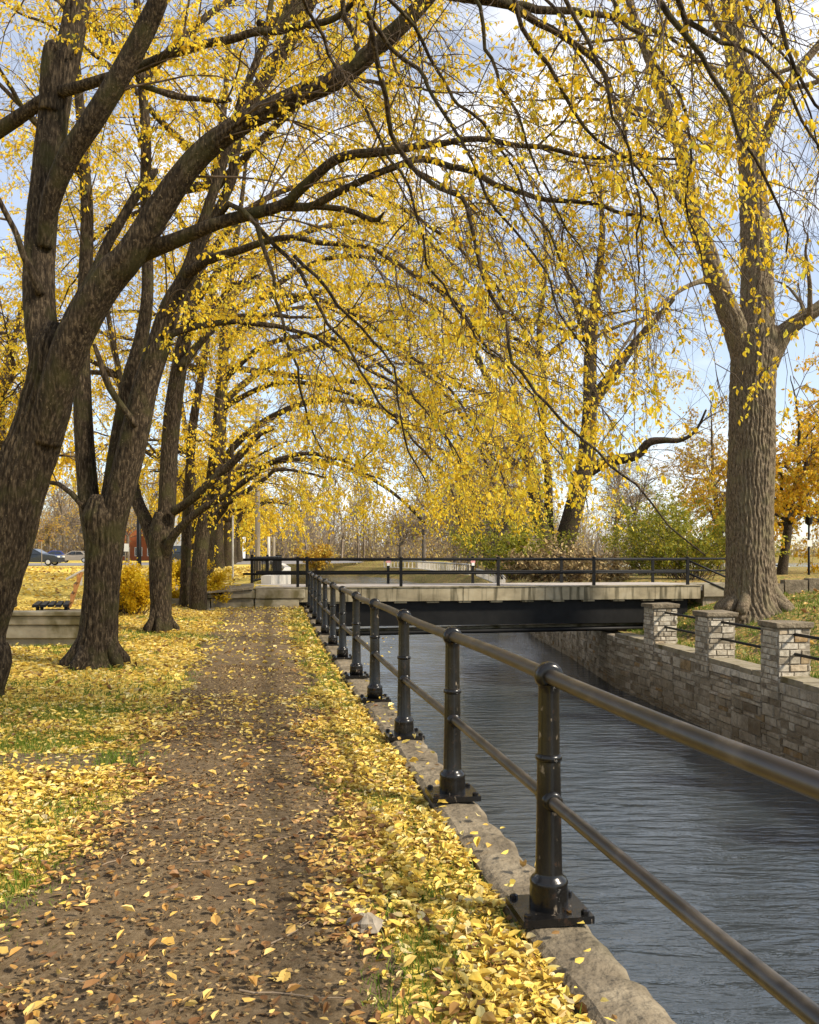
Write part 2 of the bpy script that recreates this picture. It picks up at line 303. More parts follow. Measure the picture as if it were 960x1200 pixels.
def ground_mat(name, soil, green, litter, litter_amt, green_amt, scale=1.0):
    m, nt, nd, lk = newmat(name)
    out = nd.new('ShaderNodeOutputMaterial'); b = nd.new('ShaderNodeBsdfPrincipled'); lk.new(b.outputs[0], out.inputs[0])
    g = nd.new('ShaderNodeNewGeometry')
    def noise(s, d, r=.6):
        n = nd.new('ShaderNodeTexNoise'); n.inputs['Scale'].default_value = s; n.inputs['Detail'].default_value = d; n.inputs['Roughness'].default_value = r; lk.new(g.outputs['Position'], n.inputs[0]); return n
    n1 = noise(14*scale, 9, .7); r1 = ramp(nd, [(.3, tuple(a*.5 for a in soil)), (.5, soil), (.72, tuple(a*1.7 for a in soil))]); lk.new(n1.outputs[0], r1.inputs[0])
    n2 = noise(1.3*scale, 6); r2 = ramp(nd, [(.62-green_amt, (0, 0, 0)), (.74-green_amt, (1, 1, 1))]); lk.new(n2.outputs[0], r2.inputs[0])
    n4 = noise(60*scale, 4); r4 = ramp(nd, [(.3, tuple(a*.5 for a in green)), (.7, tuple(a*1.4 for a in green))]); lk.new(n4.outputs[0], r4.inputs[0])
    mx = nd.new('ShaderNodeMix'); mx.data_type = 'RGBA'; lk.new(r2.outputs[0], mx.inputs[0]); lk.new(r1.outputs[0], mx.inputs[6]); lk.new(r4.outputs[0], mx.inputs[7])
    v = nd.new('ShaderNodeTexVoronoi'); v.inputs['Scale'].default_value = 13*scale; lk.new(g.outputs['Position'], v.inputs[0])
    sp = nd.new('ShaderNodeSeparateColor'); lk.new(v.outputs['Color'], sp.inputs[0])
    r5 = ramp(nd, [(0, tuple(a*.45 for a in litter)), (.5, litter), (1, tuple(min(1, a*1.25) for a in litter))]); lk.new(sp.outputs[0], r5.inputs[0])
    n3 = noise(.5*scale, 5)
    ma = nd.new('ShaderNodeMath'); ma.operation = 'MULTIPLY_ADD'; lk.new(n3.outputs[0], ma.inputs[0]); ma.inputs[1].default_value = .7; lk.new(sp.outputs[1], ma.inputs[2])
    r3 = ramp(nd, [(1.02-litter_amt*.85, (0, 0, 0)), (1.06-litter_amt*.85, (1, 1, 1))]); lk.new(ma.outputs[0], r3.inputs[0])
    mx2 = nd.new('ShaderNodeMix'); mx2.data_type = 'RGBA'; lk.new(r3.outputs[0], mx2.inputs[0]); lk.new(mx.outputs[2], mx2.inputs[6]); lk.new(r5.outputs[0], mx2.inputs[7])
    lk.new(mx2.outputs[2], b.inputs['Base Color']); b.inputs['Roughness'].default_value = .95; b.inputs['Specular IOR Level'].default_value = .1
    bp = nd.new('ShaderNodeBump'); bp.inputs['Strength'].default_value = .7; bp.inputs['Distance'].default_value = .03; lk.new(n1.outputs[0], bp.inputs['Height']); lk.new(bp.outputs[0], b.inputs['Normal'])
    return m
M['lawn'] = ground_mat('leaf_strewn_lawn', (.085, .060, .036), (.13, .16, .025), (.62, .46, .10), .72, .12)
M['bank'] = ground_mat('bank_grass', (.085, .058, .034), (.13, .16, .03), (.36, .24, .08), .25, .20)
M['dirt'] = surf('trodden_dirt', [(.30, (.055, .036, .018)), (.46, (.155, .108, .058)), (.60, (.235, .170, .098)), (.75, (.38, .295, .19))], (21, 21, 21), rough=.95, bump=.9, bdist=.03, detail=12, noise_rough=.78, spec=.12, stain=((.13, .092, .056), (1.4, 1.4, 1.4), .50, .66))
def water_mat():
    m, nt, nd, lk = newmat('canal_water')
    out = nd.new('ShaderNodeOutputMaterial'); b = nd.new('ShaderNodeBsdfPrincipled'); lk.new(b.outputs[0], out.inputs[0])
    b.inputs['Base Color'].default_value = (.036, .046, .054, 1); b.inputs['Roughness'].default_value = .03; b.inputs['IOR'].default_value = 1.5; b.inputs['Specular IOR Level'].default_value = 1.0
    g = nd.new('ShaderNodeNewGeometry')
    mp = nd.new('ShaderNodeMapping'); mp.inputs['Scale'].default_value = (.95, 3.4, 1); mp.inputs['Rotation'].default_value = (0, 0, rad(-6)); lk.new(g.outputs['Position'], mp.inputs[0])
    n = nd.new('ShaderNodeTexNoise'); n.inputs['Scale'].default_value = 1.15; n.inputs['Detail'].default_value = 5; n.inputs['Roughness'].default_value = .52; n.inputs['Distortion'].default_value = .25; lk.new(mp.outputs[0], n.inputs[0])
    bp = nd.new('ShaderNodeBump'); bp.inputs['Strength'].default_value = .9; bp.inputs['Distance'].default_value = .125
    n2 = nd.new('ShaderNodeTexNoise'); n2.inputs['Scale'].default_value = .28; n2.inputs['Detail'].default_value = 2; lk.new(g.outputs['Position'], n2.inputs[0])
    mr = nd.new('ShaderNodeMapRange'); mr.inputs[1].default_value = .35; mr.inputs[2].default_value = .65; mr.inputs[3].default_value = .45; mr.inputs[4].default_value = 1.15; lk.new(n2.outputs[0], mr.inputs[0])
    mm = nd.new('ShaderNodeMath'); mm.operation = 'MULTIPLY'; lk.new(n.outputs[0], mm.inputs[0]); lk.new(mr.outputs[0], mm.inputs[1]); lk.new(mm.outputs[0], bp.inputs['Height']); lk.new(bp.outputs[0], b.inputs['Normal'])
    return m
M['water'] = water_mat()

# ------------------------------------------------------------------ the lie of the land
WZ = -2.6
def XF(Y): d = np.asarray(Y, float)-3.7; return .602-.185*d+.00087*d*d          # line of the iron fence
def XL(Y):                                                                       # left canal edge
    Y = np.asarray(Y, float)
    far = np.interp(Y, [26, 28.6, 36, 46, 60, 70, 150, 200, 300], [-2.95, -4.75, -5.15, -6.3, -8.6, -10.2, -26, -47, -110])
    return np.where(Y < 26, XF(np.minimum(Y, 26))+.15, far)
def XR(Y):                                                                       # right canal edge
    Y = np.asarray(Y, float)
    return np.where(Y < 27, 9.32-.104*Y, np.interp(Y, [27, 35, 43, 67, 100, 150, 200, 300], [6.51, 6.6, 6.4, 7.0, 7.5, 1, -20, -100]))
def HL(X, Y):
    Y0 = np.where(np.asarray(X) < -6.3, 22.0, 26.2); Y1 = np.where(np.asarray(X) < -6.3, 33.0, 26.6)
    return .6*sstep(Y0, Y1, Y)*sstep(-5.5, -7.5, X)+.6*sstep(26.2, 26.7, Y)*(1-sstep(-5.5, -7.5, X))
def HR(X, Y):
    t = np.asarray(X, float)-XR(Y)
    z = -.9+.95*sstep(.7, 4.4, t)+.35*sstep(4.4, 8.5, t)
    up = sstep(27.6, 31.0, Y)*(1-sstep(60, 90, Y))*sstep(1.0, 3.5, t)
    z = z*(1-up)+.5*up
    far = sstep(84, 96, Y)*sstep(7, 15, np.asarray(X, float))*(1-sstep(430, 460, Y))
    return z*(1-far)+(-4.0)*far

rowsY = np.concatenate([np.arange(-14, 32, .5), np.arange(32, 60, 1.0), np.arange(60, 120, 3.0), np.array([120, 135, 150, 170, 200, 240, 300, 380, 430, 445, 460, 520, 700, 1000, 1600])])
offs = np.concatenate([np.arange(0, 12, .4), np.arange(12, 30, 1.5), np.array([30, 36, 45, 60, 80, 110, 150, 220, 320, 480, 800, 1600])])
def sheet(xs0, sgn, hf, bump):
    YY, TT = np.meshgrid(rowsY, offs, indexing='ij'); XX = xs0(YY)+sgn*TT
    ZZ = hf(XX, YY)
    ZZ = ZZ+np.where(TT > .3, bump*vnoise(XX, YY, 1.3), 0)*np.where(YY < 60, 1, 0)
    v = np.stack([XX, YY, ZZ], -1).reshape(-1, 3); n = len(offs)
    i, j = np.meshgrid(np.arange(len(rowsY)-1), np.arange(n-1), indexing='ij')
    q = np.stack([i*n+j, (i+1)*n+j, (i+1)*n+j+1, i*n+j+1], -1).reshape(-1, 4)
    if sgn > 0: q = q[:, ::-1]
    return MB().add(v, q)
tag(build('lawn', sheet(lambda y: XL(y)-.31, -1, HL, .018), M['lawn'], smooth=True), 'lawn strewn with yellow leaves left of the canal', None, None, 'structure')
tag(build('far_bank', sheet(lambda y: XR(y)+.3, 1, HR, .03), M['bank'], smooth=True), 'grassy bank with brown leaves right of the canal', None, None, 'structure')
wv = np.array([[-900, -30, WZ], [1700, -30, WZ], [1700, 1600, WZ], [-900, 1600, WZ]], float)
tag(build('water', MB().add(wv, [[0, 1, 2, 3]]), M['water']), 'rippled canal and lake water', None, None, 'structure')

PXL = lambda Y: np.interp(Y, [-14, 2.5, 4.6, 6.4, 10.7, 17.8, 25.4], [-1.7, -1.75, -1.85, -2.2, -2.8, -4.1, -5.5])
PXR = lambda Y: np.interp(Y, [-14, 2.5, 4.6, 6.4, 10.7, 17.8, 25.4], [.75, .07, -.22, -.56, -1.25, -2.5, -3.72])
py = np.arange(-14, 25.5, .15)
l = PXL(py)+.16*vnoise(py, py*0, 2.2)+.05*vnoise(py, py*0+3, 7); r = PXR(py)+.10*vnoise(py+9, py*0, 2.2)+.04*vnoise(py+3, py*0, 7)
W = np.linspace(0, 1, 13)[None, :]
PX = l[:, None]*(1-W)+r[:, None]*W; PY = np.repeat(py[:, None], 13, 1)
PZ = HL(PX, PY)+.018*vnoise(PX, PY, 1.3)+.030+.006*vnoise(PX, PY, 6)-.024*np.clip(np.abs(W-.5)*2-.8, 0, 1)*5
n = 13; i, j = np.meshgrid(np.arange(len(py)-1), np.arange(n-1), indexing='ij')
tag(build('path', MB().add(np.stack([PX, PY, PZ], -1).reshape(-1, 3), np.stack([i*n+j, i*n+j+1, (i+1)*n+j+1, (i+1)*n+j], -1).reshape(-1, 4)), M['dirt'], smooth=True), 'trodden brown dirt footpath beside the canal', None, None, 'structure')
# a bare muddy patch branching left, the paved walk to the bridge, and the street behind
def strip(name, mat, cl, w, hf, lift, label):
    cl = np.asarray(cl, float); pts, _ = resample(np.c_[cl, np.zeros(len(cl))], np.zeros(len(cl)), .8)
    T = np.gradient(pts, axis=0); T /= np.linalg.norm(T, axis=1)[:, None]; N = np.c_[-T[:, 1], T[:, 0], T[:, 2]*0]
    K = 7; w_ = np.linspace(-.5, .5, K)
    V = pts[:, None]+N[:, None]*w_[None, :, None]*w
    V[..., 2] = hf(V[..., 0], V[..., 1])+lift
    i, j = np.meshgrid(np.arange(len(pts)-1), np.arange(K-1), indexing='ij')
    return tag(build(name, MB().add(V.reshape(-1, 3), np.stack([i*K+j+1, i*K+j, (i+1)*K+j, (i+1)*K+j+1], -1).reshape(-1, 4)), mat, smooth=True), label, None, None, 'structure')
strip('mud_patch', M['dirt'], [(-1.6, 6.75), (-2.6, 6.55), (-3.6, 6.6), (-4.6, 6.9)], .62, lambda x, y: HL(x, y)+.018*vnoise(x, y, 1.3), .008, 'dark bare earth running left off the footpath')
strip('pavement', M['gravel'], [(-6.2, 28.2), (-8.4, 30.5), (-10, 36), (-12.6, 48), (-17.5, 70), (-25, 100)], 2.0, HL, .03, 'grey footway leading from the bridge along the tree row')
strip('street', M['asphalt'], [(-120, 66), (-60, 80), (-30, 92), (-19, 112), (-30, 160)], 26, HL, .02, 'grey street with parked cars behind the lawn')
strip('gravel_landing', M['gravel'], [(-6.6, 24.9), (-5.0, 25.05), (-3.4, 25.2)], .9, lambda x, y: HL(x, y)*0+.018*vnoise(x, y, 1.3), .016, 'grey gravel landing below the bridge blocks')

# ------------------------------------------------------------------ canal walls
rng = np.random.default_rng(11); random.seed(11)
def stones(mb, o, ex, n, length, z0, z1, rng, course=(.08, .21), slen=(.20, .75), out=.032, gap=.012):
    o = np.asarray(o, float); ex = np.asarray(ex, float); n = np.asarray(n, float); z = z0
    while z < z1-.03:
        h = min(rng.uniform(*course), z1-z)
        if z1-(z+h) < .05: h = z1-z
        x = -rng.uniform(0, .2)
        while x < length:
            L = rng.uniform(*slen); a, b = max(x, 0)+gap/2, min(x+L, length)-gap/2; x += L
            if b-a < .04: continue
            zz0, zz1 = z+gap/2, z+h-gap/2
            d = out*rng.uniform(.3, 1.6); c = .012
            def pt(s, zz, dd): return o+ex*s+n*dd+np.array([0, 0, zz])
            j = lambda: rng.normal(0, .005)
            V = [pt(a, zz0, -.02), pt(b, zz0, -.02), pt(b, zz1, -.02), pt(a, zz1, -.02),
                 pt(a+c+j(), zz0+c+j(), d+j()), pt(b-c+j(), zz0+c+j(), d+j()), pt(b-c+j(), zz1-c+j(), d+j()), pt(a+c+j(), zz1-c+j(), d+j())]
            mb.add(V, [[4, 5, 6, 7], [0, 1, 5, 4], [1, 2, 6, 5], [2, 3, 7, 6], [3, 0, 4, 7]])
        z += h
def wall_run(mb_st, mb_core, pts, z0, z1, side, rng, th=.45, **kw):
    """pts: polyline of the face in plan; side=+1: face normal is to the left of travel"""
    for a, b in zip(pts[:-1], pts[1:]):
        a = np.array([a[0], a[1], 0.]); b = np.array([b[0], b[1], 0.]); L = np.linalg.norm(b-a); e = (b-a)/L
        nn = side*np.array([-e[1], e[0], 0]); x = 0
        while x < L-.05:
            w_ = min(rng.uniform(.7, 1.9), L-x); w_ = L-x if L-x-w_ < .4 else w_
            zs = z0
            while zs < z1-.05:
                zt = min(zs+rng.uniform(.35, .75), z1); zt = z1 if z1-zt < .15 else zt
                big = rng.random() < .25
                stones(mb_st, a+e*x+[0, 0, 0], e, nn, w_, zs, zt, rng, **(dict(course=(.18, .30), slen=(.3, .8)) if big else kw)); zs = zt
            x += w_
        q = [a, b, b-nn*th, a-nn*th]
        V = [p+np.array([0, 0, z]) for z in (z0, z1-.004) for p in q]
        mb_core.add(V, [[0, 1, 5, 4], [1, 2, 6, 5], [2, 3, 7, 6], [3, 0, 4, 7], [4, 5, 6, 7]])

# near wall with its stone coping, left
lw = thing('canal_wall', (XF(3.7)+.15, 3.7, 0), 'stone canal wall with worn concrete coping under the black iron fence', 'wall')
ms, mc = MB(), MB(); ys = np.arange(-4, 26.01, 2.0)
wall_run(ms, mc, [(XL(y)-.03, y) for y in ys], WZ-.4, -.16, -1, rng, th=.3)
build('masonry', ms, M['stone'], lw); build('wall_core', mc, M['mortar'], lw)
y = -2.2; k = 0
breaks = []
while y < 25.6:
    L = random.uniform(1.25, 2.1); y1 = min(y+L, 25.9); breaks.append((y, y1)); y = y1
for y0, y1 in breaks:
    m_ = max(6, int((y1-y0)/.07)); K = 9
    yy = np.linspace(y0+.006, y1-.006, m_)
    chip = np.clip(vnoise(yy*5.1, yy*0+y0*7, 1.6)-.5, 0, 2)*.030+np.clip(vnoise(yy*21, yy*0+y0*3, 1)-.2, 0, 2)*.007+(.015 if random.random() < .35 else 0)
    lft = -.29+.006*vnoise(yy*6, yy*0+1); rgt = .015-chip+.008*vnoise(yy*15, yy*0+2)
    dz = random.uniform(-.012, .012)
    V = []
    for zi, z in enumerate((-.17, None)):
        for a in range(m_):
            w = np.linspace(0, 1, K); xs = XL(yy[a])+lft[a]*(1-w)+rgt[a]*w
            if z is None:
                e = np.minimum(w, 1-w)*K; zt = .045+dz+.007*vnoise(xs*9, xs*0+yy[a]*9)-.018*np.clip(1-e, 0, 1)-chip[a]*.5*sstep(.55, 1, w)
                end = min(a, m_-1-a); zt = zt-(.014 if end == 0 else 0)
            else: zt = np.full(K, z)
            V += [(xs[b], yy[a], zt[b]) for b in range(K)]
    tp = m_*K; q = []
    for a in range(m_-1):
        for b in range(K-1): q.append([tp+a*K+b, tp+a*K+b+1, tp+(a+1)*K+b+1, tp+(a+1)*K+b])
        q.append([a*K, tp+a*K, tp+(a+1)*K, (a+1)*K]); q.append([a*K+K-1, (a+1)*K+K-1, tp+(a+1)*K+K-1, tp+a*K+K-1])
    for b in range(K-1):
        q.append([b, b+1, tp+b+1, tp+b]); e0 = (m_-1)*K; q.append([e0+b+1, e0+b, tp+e0+b, tp+e0+b+1])
    build('coping_stone', MB().add(V, q), M['concrete'], lw)

# right wall with pillars and rails
rw = thing('canal_wall', (9.32-.104*17.3, 17.3, -.9), 'grey rubble stone canal wall with square pillars and black rails', 'wall')
ms, mc = MB(), MB()
wall_run(ms, mc, [(XR(y), y) for y in (-8, 0, 6, 12, 18, 22.5, 27)], WZ-.4, -.98, 1, rng, th=.5)
wall_run(ms, mc, [(XR(y), y) for y in (27.01, 31, 35, 39, 43, 50, 58, 67)], WZ-.4, -.98, 1, rng, th=.5)
build('masonry', ms, M['stone'], rw); build('wall_core', mc, M['mortar'], rw)
cp = MB(); y = -8.0
while y < 26.8:
    L = random.uniform(.5, 1.1); y1 = min(y+L, 27); a = np.array([XR(y)+.22, (y+y1)/2, -.93+random.uniform(-.012, .012)])
    cp.box(a+[0, 0, 0], (.56, y1-y-.015, .11+random.uniform(-.01, .015)), rz=rad(5.9)); y = y1
build('coping', cp, M['slab'], rw)
PY_ = [11.0, 14.1, 17.3, 20.45, 23.8]
ex = np.array([-.104, 1, 0]); ex /= np.linalg.norm(ex); en = np.array([ex[1], -ex[0], 0])      # along the wall, into the bank
for k, y in enumerate(PY_):
    c = np.array([XR(y), y, 0])-en*.05; S_ = .68
    st, co = MB(), MB()
    z0, z1 = -1.35, .10
    p = [c, c+ex*S_, c+ex*S_+en*S_, c+en*S_]
    for a, b in ((0, 1), (1, 2), (2, 3), (3, 0)):
        e = (p[b]-p[a])/S_; nn = np.array([e[1], -e[0], 0]); nn = nn if nn@(p[a]-(c+ex*.34+en*.34)) > 0 else -nn
        stones(st, p[a], e, nn, S_, z0, z1, rng, course=(.08, .17), slen=(.14, .42), out=.018)
    V = [q_+np.array([0, 0, z]) for z in (z0, z1) for q_ in p]; co.add(V, [[0, 1, 5, 4], [1, 2, 6, 5], [2, 3, 7, 6], [3, 0, 4, 7], [4, 5, 6, 7]])
    po = build('pillar', st, M['stone'], rw); build('pillar_core', co, M['mortar'], po)
    cap = MB(); cc = c+ex*.34+en*.34; Mx = np.stack([ex, -en, [0, 0, 1]], 1)
    cap.box(cc+[0, 0, .165], (.80, .80, .115), M=Mx)
    cap.box(cc+[0, 0, .105], (.74, .74, .03), M=Mx); cap.v = [v+rng.normal(0, .008, v.shape) for v in cap.v]
    co_ = build('cap', cap, M['concrete'], po); bv = co_.modifiers.new('edge', 'BEVEL'); bv.width = .02; bv.segments = 2
for z in (-.02, -.42):
    for y0, y1 in zip(PY_[:-1], PY_[1:]):
        a = np.array([XR(y0), y0, z])+ex*.64+en*.30; b = np.array([XR(y1), y1, z])+ex*.03+en*.30
        build('rail', MB().tube(np.linspace(a, b, 4), .032, 10), M['black_steel'], rw, smooth=True)

# ------------------------------------------------------------------ black iron fence on the near bank
fy = [1.78, 3.695, 5.48, 7.27, 9.09, 10.85, 12.75, 14.6, 16.67, 18.7, 20.5, 22.5, 24.6]
fence = thing('iron_fence', (XF(3.695), 3.695, .045), 'black cast iron post and pipe fence along the canal coping', 'fence')
zc = .05
for k, y in enumerate(fy):
    X = float(XF(y)); nseg = 28 if k < 4 else 14
    o = build('post', MB().lathe((X, y, 0), [(.0835, zc+.03), (.0835, zc+.10), (.080, zc+.125), (.083, zc+.14), (.075, zc+.155), (.062, zc+.165), (.058, zc+.18), (.053, .50), (.050, .715), (.047, .74), (.0455, 1.00), (.046, 1.03), (.05, 1.04), (.03, 1.05)], nseg), M['iron'], fence, smooth=True)
    if k < 4:
        es = o.modifiers.new('edges', 'EDGE_SPLIT'); es.split_angle = rad(40)
    yaw = math.atan2(1, -.17)-math.pi/2
    bp = MB().box((X, y, zc+.014), (.31, .27, .032), rz=yaw)
    for sx in (-1, 1):
        for sy in (-1, 1):
            q = rotz(yaw) @ np.array([sx*.125, sy*.105, 0]); bp.lathe((X+q[0], y+q[1], zc+.03), [(.018, 0), (.018, .014), (.008, .02)], 6)
    build('base_plate', bp, M['iron'], o)
    build('collar', MB().lathe((X, y, .725), [(.050, -.016), (.057, -.010), (.058, .0), (.057, .010), (.048, .016)], nseg), M['iron'], o, smooth=True)
    tan = np.array([-.175, 1, 0]); tan /= np.linalg.norm(tan)
    build('rail_ring', MB().lathe((X, y, 1.075), [(.040, -.034), (.056, -.030), (.062, -.012), (.062, .012), (.056, .030), (.040, .034)], 20, axis=tan), M['iron'], o, smooth=True)
    build('rail_socket', MB().lathe((X, y, .545), [(.030, -.068), (.042, -.064), (.044, .0), (.042, .064), (.030, .068)], 14, axis=tan), M['iron'], o, smooth=True)
yy = np.linspace(1.3, 24.6, 70)
tr = np.stack([XF(yy), yy, 1.075+.008*np.sin(yy*1.7)], 1); mr_ = np.stack([XF(yy), yy, .545+.006*np.sin(yy*1.3+1)], 1)
build('top_rail', MB().tube(tr, .0325, 20), M['rail'], fence, smooth=True)
build('middle_rail', MB().tube(mr_, .026, 16), M['rail'], fence, smooth=True)

# ------------------------------------------------------------------ footbridge
A = np.array([-3.07, 26.0, 0]); ba = math.atan2(2.1, 12.5); e = np.array([math.cos(ba), math.sin(ba), 0]); nb = np.array([-e[1], e[0], 0])
BM = np.stack([e, nb, [0, 0, 1]], 1)
br = thing('footbridge', A+[0, 0, .6], 'low concrete footbridge on black steel girders with black handrails', 'bridge')
def bb(s0, s1, n0, n1, z0, z1, mb=None):
    mb = mb or MB(); return mb.box(A+e*(s0+s1)/2+nb*(n0+n1)/2+[0, 0, (z0+z1)/2], (s1-s0, n1-n0, z1-z0), M=BM)
LB = 12.75
o = build('deck', bb(-1.6, LB+.2, .06, 3.1, .42, .60), M['deck'], br)
f_ = MB()
for s0 in np.arange(-1.6, LB, 3.2): bb(s0+.008, min(s0+3.2, LB+.05)-.008, -.10, .055, .16, .575, f_)
build('fascia', f_, M['fascia'], br); build('deck_edge', bb(-1.62, LB+.06, -.13, .05, .578, .615), M['slab'], br)
build('girder', bb(-.3, LB-.3, .14, .45, -.62, .41), M['black_steel'], br); build('girder', bb(-.3, LB-.3, 2.5, 2.8, -.62, .41), M['black_steel'], br)
build('underside_plate', bb(-.3, LB-.3, .46, 2.49, -.2, .40), M['black_steel'], br)
for s in np.arange(.6, LB-.4, 1.02): build('joist', bb(s, s+.38, -.06, .13, .10, .152), M['fascia'], br)
pa, pb = A+e*(-.2)+nb*.3+[0, 0, -.86], A+e*(LB-1.3)+nb*.3+[0, 0, -.80]
build('service_pipe', MB().tube(np.linspace(pa, pb, 6), .075, 12), M['black_steel'], br, smooth=True)
pa, pb = A+e*(-.2)+nb*.75+[0, 0, -.82], A+e*(LB-1.6)+nb*.75+[0, 0, -.72]
build('service_pipe', MB().tube(np.linspace(pa, pb, 6), .07, 12), M['slab'], br, smooth=True)
def handrail(nn, ss, s0, s1, markers=()):
    hr = build('handrail', MB().tube(np.linspace(A+e*s0+nb*nn+[0, 0, 1.45], A+e*s1+nb*nn+[0, 0, 1.45], 4), .042, 10), M['black_steel'], br, smooth=True)
    build('lower_rail', MB().tube(np.linspace(A+e*s0+nb*nn+[0, 0, 1.02], A+e*s1+nb*nn+[0, 0, 1.02], 4), .036, 10), M['black_steel'], hr, smooth=True)
    for k, s in enumerate(ss):
        mb = MB().box(A+e*s+nb*nn+[0, 0, 1.03], (.085, .085, .95), M=BM)
        mb.lathe(A+e*s+nb*nn+[0, 0, 1.505], [(.06, 0), (.055, .02), (.02, .035)], 10)
        build('rail_post', mb, M['black_steel'], hr)
        if k in markers:
            build('marker', MB().lathe(A+e*s+nb*(nn-.05)+[0, 0, 1.36], [(.002, -.004), (.085, -.004), (.085, .004), (.002, .004)], 14, axis=nb), M['pink'], hr)
            build('marker', MB().box(A+e*s+nb*(nn-.06)+[0, 0, 1.27], (.10, .012, .10), M=BM), M['white'], hr)
def sat(u, nn):                                    # bridge station seen at photo column u
    k = (u-U0)/F; b0 = A+nb*nn; return (k*b0[1]-b0[0])/(e[0]-k*e[1])
handrail(.0, [sat(u, 0) for u in (349, 360, 470, 584, 696, 806)], sat(285, 0), sat(808, 0))
handrail(2.95, [sat(u, 2.95) for u in (349, 455, 554, 658, 765, 852)], sat(300, 2.95), sat(860, 2.95), markers=(1, 2))
rb = A+e*sat(806, 0); dn = np.array([.62, .78, 0])
mb = MB()
for z in (1.42, 1.0): mb.tube(np.linspace(rb+[0, 0, z], rb+e*1.5+[0, 0, z-.62], 3), .034, 8)
build('sloping_rail', mb, M['black_steel'], br, smooth=True)
# abutment blocks, left and right
ab = thing('stone_abutment', A+e*(-2)+[0, 0, 0], 'stacked stone slabs stepping up to the left end of the footbridge', 'abutment')
for s0, s1, n0, z0, z1 in ((-1.62, -.3, -.16, -.05, .27), (-2.9, -1.65, -.14, -.05, .29), (-4.2, -2.93, -.12, -.05, .27), (-1.60, -.12, -.2, .275, .56), (-2.55, -1.62, -.24, .295, .53), (-3.5, -2.58, -.10, .295, .42)):
    b_ = build('slab_block', bb(s0, s1, n0, .9, z0, z1), M['slab'], ab); bv = b_.modifiers.new('edge', 'BEVEL'); bv.width = .025; bv.segments = 2
V = [A+e*s+nb*n_+[0, 0, z] for s, n_, z in ((-3.7, -.3, .40), (-1.66, -.32, .56), (-1.66, 1.6, .62), (-3.7, 1.4, .46), (-3.5, -.28, .44), (-1.66, -.30, .64), (-1.66, 1.6, .70), (-3.5, 1.4, .52))]
build('sloping_slab', MB().add(V, [[0, 1, 5, 4], [1, 2, 6, 5], [2, 3, 7, 6], [3, 0, 4, 7], [4, 5, 6, 7], [3, 2, 1, 0]]), M['concrete'], ab)
ra = thing('timber_abutment', A+e*(LB+.8)+[0, 0, .2], 'dark timber and concrete end block right of the footbridge', 'abutment')
build('beam', bb(LB+.22, LB+2.4, .0, .5, .22, .62), M['slab'], ra); build('beam', bb(LB+.24, LB+2.2, .12, .7, -.3, .21), M['pole_wood'], ra)
build('fill_block', bb(LB+.24, LB+3.2, .72, 3.1, -.9, .58), M['slab'], ra)

# left canal wall beyond the bridge, with black picket railing
lb = thing('concrete_wall', (XL(31), 31, .5), 'pale concrete canal wall curving away beyond the footbridge', 'wall')
mb = MB(); ys = [29.6, 34, 40, 50, 60, 70, 90, 115, 150]
pts = np.array([[XL(y), y] for y in ys]); T = np.gradient(pts, axis=0); T /= np.linalg.norm(T, axis=1)[:, None]; N = np.c_[-T[:, 1], T[:, 0]]
prof = [(0, WZ-.4), (0, .86), (.34, .86), (.34, -.2)]
V = np.array([[pts[i, 0]+N[i, 0]*a, pts[i, 1]+N[i, 1]*a, z] for i in range(len(ys)) for a, z in prof])
q = [[i*4+j, i*4+j+1, (i+1)*4+j+1, (i+1)*4+j] for i in range(len(ys)-1) for j in range(3)]+[[3, 2, 1, 0]]
build('wall_body', mb.add(V, q), M['white_conc'], lb)
pr = thing('picket_railing', (XL(30)-.7, 29.5, .6), 'black picket railing along the pale wall beyond the footbridge', 'railing')
xx = lambda y: XL(y)-.62
for y in 29.3+30*np.linspace(0, 1, 52)**1.15: build('picket', MB().box((float(xx(y)), y, 1.08), (.04, .04, .86)), M['black_steel'], pr)
for z in (.7, 1.5):
    build('rail', MB().tube([(xx(y), y, z) for y in np.linspace(29.3, 62, 14)], .035, 8), M['black_steel'], pr, smooth=True)
for y in (29.3, 34, 40, 47, 54, 62):
    build('post', MB().box((xx(y), y, 1.1), (.09, .09, 1.0)), M['black_steel'], pr)
# pale baluster fence on the far bend of the canal
def baluster_fence(y0, y1, label, z, h, step):
    t = thing('baluster_fence', (float(XR(y0))+.35, y0, z), label, 'fence')
    for y in np.arange(y0, y1, step): build('baluster', MB().box((float(XR(y))+.35, y, z+h/2), (.18, .18, h)), M['white_conc'], t)
    yl = np.linspace(y0, y1, 20)
    for zz, r_ in ((z+h, .11), (z+.05, .10)): build('rail', MB().tube([(XR(y)+.35, y, zz) for y in yl], r_, 6), M['white_conc'], t)
baluster_fence(66, 100, 'pale baluster fence on the right canal bank seen through the bridge rails', -.9, .8, 1.0)
baluster_fence(104, 165, 'long pale baluster fence along the far bend of the canal', -.9, 1.3, 1.6)
fw = MB(); mc = MB()
ysf = [67, 80, 100, 120, 150, 175, 200, 240]
V = np.array([[XR(y)+a, y, z] for y in ysf for a, z in ((-3.6+.8*math.sin(y), WZ-.3), (-.2, -.9), (.6, -.85))]); q = [[i*3+j+1, i*3+j, (i+1)*3+j, (i+1)*3+j+1] for i in range(len(ysf)-1) for j in range(2)]
tag(build('embankment', fw.add(V, q), M['bank']), 'sloping grassy bank below the pale baluster fence', None, None, 'structure')
